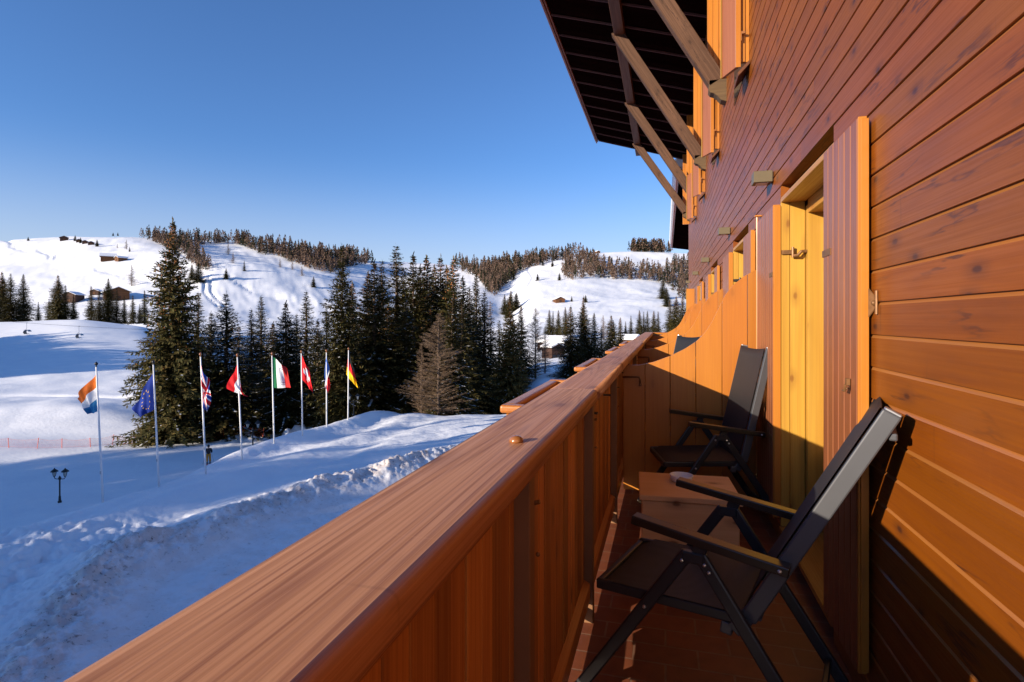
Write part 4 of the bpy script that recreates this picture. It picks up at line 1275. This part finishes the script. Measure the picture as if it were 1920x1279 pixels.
LL = ['tiny lone bush-like spruce near the top left skyline', 'left one of two tiny trees on the skyline of the left hill', 'right one of two tiny trees on the skyline of the left hill', 'dark round tree left of the hut cluster under the skyline',
      'dark round tree in the middle of the hut cluster under the skyline', 'dark round tree at the right end of the hut cluster', 'small leafless tree on the left hill above the two log huts', 'dark low tree touching the leafless one on the left hill', 'tiny faint bare tree left of the leafless one on the left hill', 'dead bare tree with a straight pale trunk on the left hill',
      'dark cone shaped spruce alone on the blue shaded slope', 'brown bare larch at the top of the sunlit spur', 'brown bare larch in the middle of the sunlit spur', 'small slim spruce on the sunlit spur below the larches', 'bare larch at the edge of the ridge forest above the spur', 'bare larch leaning over a bare patch on the spur', 'leafless tree among rocks on the spur',
      'dark rounded spruce alone low on the spur', 'bushy pine at the foot of the forest right of the tallest spruce', 'second bushy pine at the foot of the forest by the tallest spruce', 'round dark tree in the left part of the white meadow', 'small pointed spruce left of the meadow forest', 'little spruce on the upper rim of the white meadow', 'little spruce left on the upper rim of the white meadow',
      'slim brown tree by the gully under the ridge forest', 'higher slim tree by the gully under the ridge forest', 'tiny bare tree left of the meadow cabin', 'small spruce right of the meadow cabin', 'rounded tree farther right of the meadow cabin', 'tall dark tree at the right edge of the white meadow', 'lower dark tree at the right edge of the white meadow',
      'dark spruce of the small clump in the gully', 'left spruce of the small clump in the gully', 'right spruce of the small clump in the gully', 'lowest spruce of the small clump in the gully']
for (px, yb, yt, k), lab in zip(LONE, LL):
    d = hit(px, yb, 240.0) or 880.0
    tree(k, px, yt, d, lab, 1.9 if k in (1, 2) else 1.5, yb, 'lone trees on the far slopes')

# far forests as masses of small jagged conifers
def forest(name, polys, mat, hpx, label, seed, jitter=0.35, wid=0.24, rounded=True):
    r = random.Random(seed)
    VV, FF = [], []
    base_v, base_f = [], []
    for poly, count in polys:
        xs = [p[0] for p in poly]; ys = [p[1] for p in poly]
        got = 0; tries = 0
        while got < count and tries < count * 40:
            tries += 1
            x, y = r.uniform(min(xs), max(xs)), r.uniform(min(ys), max(ys))
            ins = False; n = len(poly); j = n - 1
            for i in range(n):
                if (poly[i][1] > y) != (poly[j][1] > y) and x < (poly[j][0] - poly[i][0]) * (y - poly[i][1]) / (poly[j][1] - poly[i][1]) + poly[i][0]: ins = not ins
                j = i
            if not ins: continue
            d = hit(x, y, 240.0)
            if d is None: continue
            got += 1
            h = hpx * r.uniform(1 - jitter, 1 + jitter) / F * d
            w = h * wid * r.uniform(0.8, 1.25)
            b = atD(x, y, d) - Vector((0, 0, h * 0.04))
            for t in range(46):
                q = r.random() ** 0.8
                prof = (1 - q) ** 0.75 * (0.55 + 0.45 * min(1, q * 4)) if rounded else (1 - q) ** 1.0
                a = r.uniform(0, 6.28); rad = w * prof * math.sqrt(r.uniform(0.15, 1.0))
                c = b + Vector((math.cos(a) * rad, math.sin(a) * rad, h * (0.10 + 0.88 * q)))
                e = h * r.uniform(0.05, 0.105) * (1.1 - 0.5 * q)
                a2 = a + r.uniform(-1, 1)
                o_ = Vector((math.cos(a2), math.sin(a2), r.uniform(-0.5, 0.15))); s_ = Vector((-math.sin(a2), math.cos(a2), r.uniform(-.3, .3)))
                i0 = len(VV)
                VV.extend([c - s_ * e * 0.7, c + o_ * e, c + s_ * e * 0.7, c + Vector((0, 0, e * 1.1)) - o_ * e * 0.3])
                FF.append((i0, i0 + 1, i0 + 2, i0 + 3))
            i0 = len(VV); tw = h * 0.012
            VV.extend([b + Vector((-CT * tw, -ST * tw, -h * .03)), b + Vector((CT * tw, ST * tw, -h * .03)), b + Vector((CT * tw * .3, ST * tw * .3, h)), b + Vector((-CT * tw * .3, -ST * tw * .3, h))])
            FF.append((i0, i0 + 1, i0 + 2, i0 + 3))
    me = np_mesh(name, [tuple(v) for v in VV], FF, [mat], None, smooth=False)
    return tag(link(name, me), label, None, kind='stuff')

FA = [(238, 442), (300, 444), (345, 446), (400, 446), (480, 449), (530, 464), (600, 478), (700, 489), (700, 496), (640, 503), (625, 514), (590, 508), (560, 498), (520, 482), (490, 478), (440, 458), (410, 458), (382, 460), (372, 470), (396, 506), (378, 512), (345, 482), (310, 466), (280, 452)]
FB = [(845, 497), (930, 492), (1000, 484), (1060, 478), (1100, 474), (1050, 488), (1010, 498), (975, 512), (950, 532), (930, 556), (910, 546), (895, 520), (868, 512)]
FC = [(1058, 488), (1100, 478), (1120, 488), (1135, 500), (1180, 506), (1245, 512), (1250, 532), (1200, 526), (1120, 523), (1060, 526), (1053, 508)]
FD = [(1100, 468), (1150, 462), (1262, 464), (1262, 474), (1180, 472), (1150, 468)]
FE = [(1244, 500), (1296, 492), (1296, 570), (1268, 560), (1248, 530)]
FG = [(300, 441), (480, 446), (600, 474), (700, 486), (640, 486), (480, 452), (300, 446)]
forest('distant_wood', [(FA, 560), (FB, 360), (FC, 270), (FD, 100), (FE, 100), (FG, 200)], M['wood_brown'], 21, 'brown leafless larch wood covering the far ridges', 5)
forest('distant_wood', [(FA, 210), (FB, 260), (FC, 80), (FD, 70), (FE, 70), (FG, 100)], M['wood_green'], 20, 'dark green spruces scattered through the far ridge woods', 6, wid=0.21, rounded=False)

# ------------------------------------------------------------------ flag poles
def lerp2(a, b, t): return (a[0] + (b[0] - a[0]) * t, a[1] + (b[1] - a[1]) * t)

def star_test(u, v, cx, cy, R):
    dx, dy = (u - cx) * 1.5, (v - cy)
    r = math.hypot(dx, dy)
    if r > R: return False
    a = (math.atan2(dx, -dy)) % (2 * math.pi / 5)
    a = abs(a - math.pi / 5)
    return r < R * 0.50 / math.cos(max(0.0, (math.pi / 5 - a) * 0.9)) * (1.0 + 0.9 * max(0, a - 0.25))

def c_nl(u, v): return 'orange' if v < 1/3 else ('white' if v < 2/3 else 'sky')
def c_eu(u, v):
    for k in range(12):
        a = 2 * math.pi * k / 12
        if star_test(u, v, 0.5 + 0.225 * math.sin(a), 0.5 - 0.335 * math.cos(a), 0.052): return 'gold'
    return 'euro'
def c_uk(u, v):
    x, y = (u - 0.5) * 2.0, (v - 0.5)
    if abs(x) < 0.10 or abs(y) < 0.10: return 'red'
    if abs(x) < 0.167 or abs(y) < 0.167: return 'white'
    d1 = (x - 2 * y) / math.sqrt(5); d2 = (x + 2 * y) / math.sqrt(5)
    for d, s in ((d1, 1 if x < 0 else -1), (d2, -1 if x < 0 else 1)):
        if 0 < d * s < 0.067: return 'red'
    if abs(d1) < 0.10 or abs(d2) < 0.10: return 'white'
    return 'blue'
def c_at(u, v): return 'white' if 1/3 < v < 2/3 else 'red'
def c_it(u, v):
    if u < 0.24: return 'green'
    if u < 0.66:
        # double grey outline drawn in the white field
        du, dv = abs(u - 0.60) , abs(v - 0.5)
        e = max(du * 2.6 + dv * 0.9, dv * 1.9)
        if 0.50 < e < 0.56 or 0.66 < e < 0.72: return 'grey'
        return 'white'
    return 'fred'
def c_ch(u, v):
    x, y = abs(u - 0.5), abs(v - 0.5)
    return 'white' if (x < 0.10 and y < 0.31) or (y < 0.10 and x < 0.31) else 'red'
def c_fr(u, v): return 'fblue' if u < 0.48 else ('white' if u < 0.72 else 'red')
def c_de(u, v): return 'black' if v < 1/3 else ('red' if v < 2/3 else 'gold')

# x base, y base, x top, y top, colours, corners (hoist top, hoist bottom, fly top, fly bottom) in photograph pixels, label
FLAGS = [
 (193, 925, 180.5, 688, c_nl, ((182, 700), (184, 771), (139, 747), (167, 778)), 1.0, 'nearest white flagpole, with the orange, white and blue striped flag'),
 (298, 902, 287.5, 684, c_eu, ((290, 694), (292, 766), (248, 766), (264, 783)), 0.8, 'white flagpole with the blue flag with yellow stars'),
 (386, 875, 376, 669, c_uk, ((376.5, 681), (378, 748), (399, 740), (387, 773)), 1.6, 'white flagpole with the blue flag with red and white crosses'),
 (454, 853, 445, 670, c_at, ((446, 681), (453, 738), (424, 728), (466, 745)), 0.9, 'white flagpole with the red, white and red striped flag'),
 (514, 835, 510, 667, c_it, ((510.5, 668), (512.5, 727), (537, 690), (546, 728)), 0.7, 'white flagpole with the green, white and red flag'),
 (567, 820, 565, 663, c_ch, ((565.5, 664), (567, 712), (583, 704), (586, 735)), 0.9, 'white flagpole with the red flag with a white cross'),
 (612.5, 807, 612, 661, c_fr, ((612, 663), (608, 706), (620, 718), (613, 739)), 1.4, 'white flagpole with the limp blue, white and red flag'),
 (652.5, 794, 653.5, 657, c_de, ((653.5, 658), (649, 702), (663, 690), (671, 729)), 0.8, 'white flagpole with the black, red and yellow flag, farthest of the row'),
]
DF = (30.2, 33.0, 35.4, 38.9, 42.6, 45.3, 48.9, 52.0)
for i, (bx, by, tx, ty, cf, cor, fold, lab) in enumerate(FLAGS):
    d = DF[i]
    zb = H(bx, d)
    root = Wp((bx - CX) / F * d, d, zb)
    top = atD(tx, ty, d)
    fp = empty('flagpole', root, lab, 'flagpole', group='flagpoles in a row on the snow bank')
    L = top - root
    mb = MB()
    mb.tube([Vector((0, 0, -0.4)) - Vector((L.x, L.y, 0)) * 0.05, L * 0.5, L], [0.060, 0.052, 0.040], 10)
    pl = mb.build('pole', M['white_paint'], fp, smooth=True)
    mb = MB()
    e = L + Vector((0, 0, 0.0))
    mb.lathe([(0.03, 0), (0.05, 0.03), (0.02, 0.06), (0.075, 0.12), (0.09, 0.18), (0.06, 0.23), (0.01, 0.28)], tuple(e), 10)
    mb.build('finial', M['brass'] if i > 1 else M['black_iron'], pl, smooth=True)
    mb = MB(); mb.box(-0.03 + L.x * 0.22, 0.03 + L.x * 0.22, L.y * 0.22 - 0.07, L.y * 0.22 - 0.04, L.z * 0.22 - 0.08, L.z * 0.22 + 0.08); mb.build('cleat', M['rivet'], pl)
    nu, nv = 72, 48
    cols_ = ['red', 'white', 'blue', 'orange', 'sky', 'gold', 'black', 'green', 'euro', 'grey', 'fred', 'fblue']
    used = []
    vs, fs, ms = [], [], []
    fwd = Vector((-ST, CT, 0)); rt = Vector((CT, ST, 0))
    for a in range(nu + 1):
        for b in range(nv + 1):
            u, v = a / nu, b / nv
            p = lerp2(lerp2(cor[0], cor[2], u), lerp2(cor[1], cor[3], u), v)
            q = atD(p[0], p[1], d) - root
            ph = i * 1.7
            q = q + fwd * (0.16 * fold * math.sin(7.5 * u + 2.6 * v + ph) * (u ** 0.6) + 0.07 * fold * math.sin(15 * u - 5 * v + ph * 2) * u) \
                  + rt * (0.05 * fold * math.sin(9 * u + 4 * v + ph) * u) + Vector((0, 0, 0.06 * math.sin(5 * u + 3.0 * v + ph) * u))
            vs.append(q)
    for a in range(nu):
        for b in range(nv):
            c = cf((a + 0.5) / nu, (b + 0.5) / nv)
            if c not in used: used.append(c)
            k_ = a * (nv + 1) + b
            fs.append((k_, k_ + 1, k_ + nv + 2, k_ + nv + 1)); ms.append(used.index(c))
    mb = MB(); mb.v = [tuple(v) for v in vs]; mb.f = fs; mb.m = ms
    fo = mb.build('flag', [M['f_' + c] for c in used], fp, smooth=True)

# ------------------------------------------------------------------ lantern posts
def lantern_post(px, d, label, hgt=2.7):
    zb = H(px, d)
    lp = empty('street_lamp', Wp((px - CX) / F * d, d, zb), label, 'street lamp', rz=TH, group='black twin lantern posts')
    s = hgt / 2.7
    mb = MB()
    mb.lathe([(0.13, -0.3), (0.13, 0.12), (0.09, 0.16), (0.075, 0.5), (0.055, 0.55), (0.05, 1.75), (0.085, 1.80), (0.10, 1.92), (0.06, 2.02), (0.02, 2.10)], n=12)
    for sd in (-1, 1):
        mb.tube([(0, 0, 1.88), (sd * 0.18, 0, 1.84), (sd * 0.34, 0, 1.86), (sd * 0.42, 0, 1.95), (sd * 0.42, 0, 2.02)], 0.03, 8)
    mb.build('post', M['black_iron'], lp, smooth=True)
    for sd, dz in ((-1, 0), (1, 0.0)):
        mb = MB()
        c = (sd * 0.42, 0, 2.02)
        mb.lathe([(0.05, 0), (0.09, 0.05), (0.04, 0.06)], c, 8)
        for k in range(6):
            a = math.pi * k / 3
            mb.tube([(c[0] + .08 * math.cos(a), .08 * math.sin(a), c[2] + .04), (c[0] + .15 * math.cos(a), .15 * math.sin(a), c[2] + .40)], 0.012, 5)
        mb.lathe([(0.27, 0.395), (0.25, 0.43), (0.13, 0.55), (0.06, 0.60), (0.03, 0.66), (0.005, 0.70)], c, 12)
        ln = mb.build('lantern', M['black_iron'], lp)
        mb = MB(); mb.lathe([(0.07, 0.06), (0.13, 0.39)], c, 8); mb.build('lamp_glass', M['lamp_glass'], ln)
    lp.scale = (s, s, s)
    return lp
lantern_post(112, 42.5, 'black twin lantern post standing in the blue shaded snow at the left', 2.65)
lantern_post(474, 58.5, 'black twin lantern post behind the snow bank, right of the red white striped flag', 3.5)
lantern_post(663, 55.5, 'small twin lantern post just right of the black red yellow flag pole', 2.6)

# ------------------------------------------------------------------ orange safety net along the piste
fe = empty('safety_fence', Wp(-42, 61, H(240, 62)), 'low orange safety net on leaning red posts along the edge of the piste', 'fence')
FO = -Vector(fe.location)
posts = [(-60, 62), (17, 61.5), (69, 61), (116, 61.5), (170, 62), (210, 63.5), (253, 64), (296, 65), (337, 66), (378, 66.5), (419, 67), (456, 67.5), (492, 68)]
tops = []
pr = random.Random(4)
for px, d in posts:
    zb = H(px, d); b = Wp((px - CX) / F * d, d, zb)
    t = b + Vector((pr.uniform(-.05, .22), pr.uniform(-.1, .1), 1.15 * pr.uniform(0.9, 1.1)))
    tops.append((b, t))
    mb = MB(); mb.tube([b + FO - Vector((0, 0, .3)), t + FO], 0.028, 6); mb.build('post', M['red_post'], fe)
mb = MB()
for (b0, t0), (b1, t1) in zip(tops[:-1], tops[1:]):
    n = 22
    for k in range(9):
        q = 0.12 + 0.80 * k / 8
        pts = []
        for s in range(5):
            f = s / 4; pts.append((b0.lerp(t0, q)).lerp(b1.lerp(t1, q), f) + FO - Vector((0, 0, 0.18 * math.sin(math.pi * f) * q)))
        mb.tube(pts, 0.004 if k not in (0, 8) else 0.010, 3)
    for k in range(n):
        f = (k + .5) / n; sag = Vector((0, 0, 0.18 * math.sin(math.pi * f)))
        mb.tube([b0.lerp(t0, .12).lerp(b1.lerp(t1, .12), f) + FO, b0.lerp(t0, .92).lerp(b1.lerp(t1, .92), f) + FO - sag * .92], 0.0035, 3)
mb.build('net', M['orange_net'], fe)

# ------------------------------------------------------------------ skier
def skin(name, pts, edges, radii, mat, parent, root=0, sub=1):
    me = bpy.data.meshes.new(name); me.from_pydata(pts, edges, [])
    me.materials.append(mat)
    o = bpy.data.objects.new(name, me); COL.objects.link(o); o.parent = parent
    o.modifiers.new('skin', 'SKIN')
    for i, r_ in enumerate(radii):
        sv = me.skin_vertices[0].data[i]; sv.radius = r_ if isinstance(r_, tuple) else (r_, r_); sv.use_root = i == root
    s = o.modifiers.new('sub', 'SUBSURF'); s.levels = sub; s.render_levels = sub
    me.polygons.foreach_set('use_smooth', [True] * len(me.polygons))
    return o
dS = 54.5
sk = empty('person', Wp((391 - CX) / F * dS, dS, H(391, dS) + 0.03), 'skier in dark jacket and mustard trousers standing on the piste by a flagpole', 'person', rz=TH + 0.5)
J = [(0, 0, .95), (0, 0, 1.15), (0, -.02, 1.38), (0, -.02, 1.50), (0, 0, 1.60), (0, .02, 1.70),
     (.19, -.02, 1.42), (.27, .02, 1.16), (.24, .16, .98), (-.19, -.02, 1.42), (-.27, .02, 1.16), (-.24, .16, .98),
     (.10, 0, .90), (.12, .05, .50), (.13, 0, .08), (.13, .15, .05), (-.10, 0, .90), (-.12, .05, .50), (-.13, 0, .08), (-.13, .15, .05)]
E_ = [(0,1),(1,2),(2,3),(3,4),(4,5),(2,6),(6,7),(7,8),(2,9),(9,10),(10,11),(0,12),(12,13),(13,14),(14,15),(0,16),(16,17),(17,18),(18,19)]
R_ = [(.15,.11),(.15,.11),(.17,.12),.06,.09,.09,.065,.05,.04,.065,.05,.04,.09,.065,.05,.045,.09,.065,.05,.045]
skin('body', J, E_, R_, M['skin'], sk)
skin('jacket', [(0,0,.86),(0,0,1.12),(0,-.02,1.37),(0,-.02,1.47),(.20,-.02,1.41),(.285,.02,1.16),(.25,.14,1.0),(-.20,-.02,1.41),(-.285,.02,1.16),(-.25,.14,1.0)],
     [(0,1),(1,2),(2,3),(2,4),(4,5),(5,6),(2,7),(7,8),(8,9)], [(.20,.15),(.195,.15),(.21,.155),.09,.10,.085,.075,.10,.085,.075], M['jacket'], sk)
skin('trousers', [(0,0,.93),(.105,0,.84),(.125,.05,.50),(.135,.0,.13),(-.105,0,.84),(-.125,.05,.50),(-.135,0,.13)], [(0,1),(1,2),(2,3),(0,4),(4,5),(5,6)], [(.16,.13),.12,.10,.095,.12,.10,.095], M['trousers'], sk)
mb = MB(); mb.ball((0, .005, 1.70), .135, 14, 8, 0.92, 1.08, 1.0); mb.box(-.08, .08, .12, .15, 1.66, 1.73); mb.build('helmet', M['jacket'], sk, smooth=True)
for sx in (-.13, .13):
    mb = MB(); mb.box(sx - .05, sx + .05, -.75, .85, -.03, -.01); mb.prism([(sx - .05, .85, -.03), (sx - .05, 1.0, .10), (sx - .05, .99, .115), (sx - .05, .85, -.01)], (.1, 0, 0)); mb.build('ski', M['f_red'], sk)
    mb = MB(); mb.box(sx - .06, sx + .06, -.12, .20, -.01, .16); mb.build('ski_boot', M['jacket'], sk, 0.02)
    mb = MB(); mb.tube([(sx * 1.9, .20, 1.02), (sx * 3.8, -.25, -.02)], 0.012, 6); mb.lathe([(.0, 0), (.045, .005), (.0, .02)], (sx * 3.7, -.23, .06), 8); mb.build('ski_pole', M['silver'], sk)

# ------------------------------------------------------------------ chairlift
dC = 134.0
cable = MB()
pA, pB = atD(-260, 571, dC + 40), atD(330, 621, dC - 16)
pts = []
for k in range(25):
    f = k / 24; p = pA.lerp(pB, f); pts.append(p - Vector((0, 0, 1.2 * math.sin(math.pi * f))))
cable.tube(pts, 0.03, 5)
co = cable.build('lift_cable', M['black_iron']); tag(co, 'thin chairlift cable strung over the snowy knoll', 'cable')
def on_cable(px):
    best = min(range(2000), key=lambda k: abs(proj_x(cab(k / 1999)) - px)); return cab(best / 1999)
def cab(f): return pA.lerp(pB, f) - Vector((0, 0, 1.2 * math.sin(math.pi * f)))
def proj_x(p):
    r = p.x * CT + p.y * ST; d = p.y * CT - p.x * ST
    return CX + F * r / d
def lift_chair(px, label, s=0.9, people=False):
    p = on_cable(px)
    lc = empty('lift_chair', p, label, 'chairlift', rz=TH + 0.35, group='chairlift chairs hanging from the cable')
    mb = MB()
    mb.box(-0.22, 0.22, -0.06, 0.06, -0.06, 0.12)
    mb.tube([(0, 0, 0), (0, 0, -1.7)], 0.05, 6)
    mb.tube([(0, 0, -1.7), (-0.25, -.5, -1.9), (-0.3, -.5, -3.2)], 0.04, 6); mb.tube([(0, 0, -1.7), (-0.25, .5, -1.9), (-0.3, .5, -3.2)], 0.04, 6)
    mb.build('hanger', M['silver'], lc)
    mb = MB()
    mb.box(-0.35, 0.25, -0.95, 0.95, -3.28, -3.15); mb.prism([(-0.35, -0.95, -3.2), (-0.50, -0.95, -2.45), (-0.42, -0.95, -2.45), (-0.27, -0.95, -3.2)], (0, 1.9, 0))
    mb.build('seat', M['frame_black'], lc, 0.03)
    mb = MB()
    pf = [(-0.52 + 0.95 * (1 - math.cos(a)) * 0.75, -2.95 + 0.95 * math.sin(a)) for a in [math.pi * k / 14 * 0.86 for k in range(15)]]
    inn = [(x * 0.93 - .01, (z + 2.95) * 0.95 - 2.95) for x, z in pf][::-1]
    mb.prism([(x, -1.0, z) for x, z in pf + inn], (0, 2.0, 0))
    mb.build('bubble', M['bubble'], lc, smooth=False)
    mb = MB(); mb.tube([(0.2, -.8, -3.2), (0.55, -.8, -3.6), (0.55, .8, -3.6), (0.2, .8, -3.2)], 0.03, 6); mb.build('footrest', M['silver'], lc)
    lc.scale = (s, s, s)
    return lc
lift_chair(50, 'left chairlift chair with its bubble, hanging in front of the snowy knoll', 0.85)
lift_chair(148, 'right chairlift chair with its bubble, hanging in front of the snowy knoll', 0.85)

# ------------------------------------------------------------------ huts and houses in the snow
def hut(px, py, d, w, l, h, rz_, label, dark=True, name='log_hut', pitch=0.45, snow_t=0.35, base_z=None, windows=0):
    p = atD(px, py, d)
    if base_z is not None: p.z = base_z
    hu = empty(name, p, label, 'hut' if name == 'log_hut' else 'house', rz=TH + rz_)
    m_ = M['logdark'] if dark else M['log']
    rh = pitch * w / 2
    mb = MB()
    mb.prism([(-w/2, -l/2, -1.5), (w/2, -l/2, -1.5), (w/2, -l/2, h), (0, -l/2, h + rh), (-w/2, -l/2, h)], (0, l, 0))
    for k in range(int(h / 0.4)):
        mb.box(-w/2 - .06, w/2 + .06, -l/2 - .05, -l/2 + .02, k * .4, k * .4 + .30)
    mb.build('wall', m_, hu)
    ov = 0.10 * w
    mb = MB()
    for sd in (-1, 1):
        x0, x1 = 0, sd * (w / 2 + ov)
        z0, z1 = h + rh + .02, h + .02 - pitch * ov
        mb.prism([(x0, -l/2 - ov, z0), (x1, -l/2 - ov, z1), (x1, -l/2 - ov, z1 + .12), (x0, -l/2 - ov, z0 + .12)], (0, l + 2 * ov, 0))
    rf = mb.build('roof', M['logdark'], hu)
    mb = MB()
    for sd in (-1, 1):
        x0, x1 = 0, sd * (w / 2 + ov * .95)
        z0, z1 = h + rh + .14, h + .14 - pitch * ov * .95
        mb.prism([(x0, -l/2 - ov * .9, z0), (x1, -l/2 - ov * .9, z1), (x1, -l/2 - ov * .9, z1 + snow_t), (x0, -l/2 - ov * .9, z0 + snow_t)], (0, l + 1.8 * ov, 0))
    mb.build('roof_snow', M['snow_plain'], rf)
    mb = MB(); mb.box(-w * .12, w * .12, -l/2 - .12, -l/2 - .06, 0, min(2.0, h * .75)); mb.build('door', M['logdark'] if not dark else M['log'], hu)
    for k in range(windows):
        for fl_ in range(max(1, int(h // 3))):
            x = -w/2 + w * (k + .5) / windows
            mb = MB(); mb.box(x - .5, x + .5, -l/2 - .13, -l/2 - .06, 1 + fl_ * 2.9, 2.3 + fl_ * 2.9); mb.build('window', M['glass'], hu)
    return hu
def hut_at(px, py, wpx, lab, **k):
    d = hit(px, py, 240.0) or 700.0
    w = wpx / F * d
    return hut(px, py, d, w, k.pop('lr', 1.2) * w, k.pop('hr', 0.42) * w, k.pop('rz', 0.5), lab, **k)
hut_at(120, 451, 12, 'low dark hut at the left of the cluster under the left skyline', rz=0.7)
hut_at(148, 454, 8, 'dark hut on the left in the row between the round trees under the skyline', rz=0.6)
hut_at(160, 457, 9, 'dark hut in the middle of the row between the round trees under the skyline', rz=0.6)
hut_at(171, 459, 9, 'dark hut on the right of the row between the round trees under the skyline', rz=0.6)
hut_at(203, 489, 19, 'orange brown log hut with a thick snow roof on the left slope', dark=False, rz=-0.95, hr=0.42, snow_t=1.2)
hut_at(227, 489, 13, 'smaller brown hut right beside the orange brown log hut', dark=False, rz=-0.5, hr=0.4)
hut_at(138, 566, 22, 'dark gabled hut partly behind spruces above the knoll', rz=0.1, hr=0.6, base_z=None)
hut_at(218, 560, 34, 'long barn with a snowy roof behind the spruces above the knoll', dark=False, rz=0.75, hr=0.38, lr=1.5)
hut_at(181, 552, 14, 'low dark shed between the gabled hut and the long barn', rz=0.2)
hut_at(1048, 567, 17, 'small orange brown cabin in the middle of the white meadow', dark=False, rz=0.2, hr=0.35)
hut_at(1120, 475, 7, 'tiny brown hut high on the rim of the right hill', dark=False, rz=0.4)
hut(1037, 680, 150, 4.0, 5, 4.2, 0.5, 'brown several storey house half hidden by larches beside the snowy road', dark=True, name='house', windows=3)
hut(1041, 650, 190, 7.0, 10, 1.6, 1.0, 'house with a broad snow covered roof behind the larches, right of the road', dark=True, name='house', pitch=0.35, snow_t=0.9)
hut(1180, 648, 175, 4.5, 5.5, 1.9, 1.0, 'orange house with a snowy roof beyond the farthest flower box', dark=False, name='house', pitch=0.35, snow_t=0.8, windows=2)

# ------------------------------------------------------------------ unseen spruces added beyond the left edge to shade the snow
def shade_spruce_mass(name, spots, label):
    src = SPR[1]
    n = len(src.vertices); co = np.empty(n * 3, np.float32); src.vertices.foreach_get('co', co); co = co.reshape(-1, 3)
    nf = len(src.polygons); lv = np.empty(nf * 4, np.int32); src.loops.foreach_get('vertex_index', lv); lv = lv.reshape(-1, 4)
    mi = np.empty(nf, np.int32); src.polygons.foreach_get('material_index', mi)
    VV, QQ, MM = [], [], []
    for k, (r, d, h, w) in enumerate(spots):
        a = k * 1.3; s = h / 24.0
        zb = float(np.interp(0, [0, 1], [-12.5, 0]))
        R = np.array([[math.cos(a), -math.sin(a), 0], [math.sin(a), math.cos(a), 0], [0, 0, 1]], np.float32)
        p = co @ R.T * np.array([s * w, s * w, s], np.float32) + np.array(Wp(r, d, zb), np.float32)
        VV.append(p); QQ.append(lv + k * n); MM.append(mi)
    me = np_mesh(name, np.concatenate(VV), np.concatenate(QQ), [M['needle'], M['cone'], M['snow_plain']], np.concatenate(MM), smooth=False)
    return tag(link(name, me), label, None, kind='stuff')
SP = []
wr_ = random.Random(21)
def sw(s_, w_): return (0.81 * s_ - 0.59 * w_, 0.59 * s_ + 0.81 * w_)
w_ = -6.0
while w_ < 66:
    for row in (0, 1, 2):
        if wr_.random() < 0.22: continue
        r_, d_ = sw(-66 - 9 * row + wr_.uniform(-2, 2), w_ + 2.2 * row + wr_.uniform(-.8, .8))
        SP.append((r_, d_, wr_.uniform(23, 30) if w_ > 16 else wr_.uniform(22, 25.5), 1.5))
    w_ += 3.4
shade_spruce_mass('shade_spruces', SP, 'unseen spruces added at the left to shade the snow field')
SP = []  # second set of unseen spruces, added to cast shade on the knoll slope
for k in range(30):
    r_, d_ = sw(-78 + 8 * (k % 2) + wr_.uniform(-3, 3), 164 + 3.4 * k)
    SP.append((r_, d_, wr_.uniform(22, 26), 1.9))
shade_spruce_mass('shade_spruces', SP, 'unseen spruces added at the left to shade the snowy knoll')
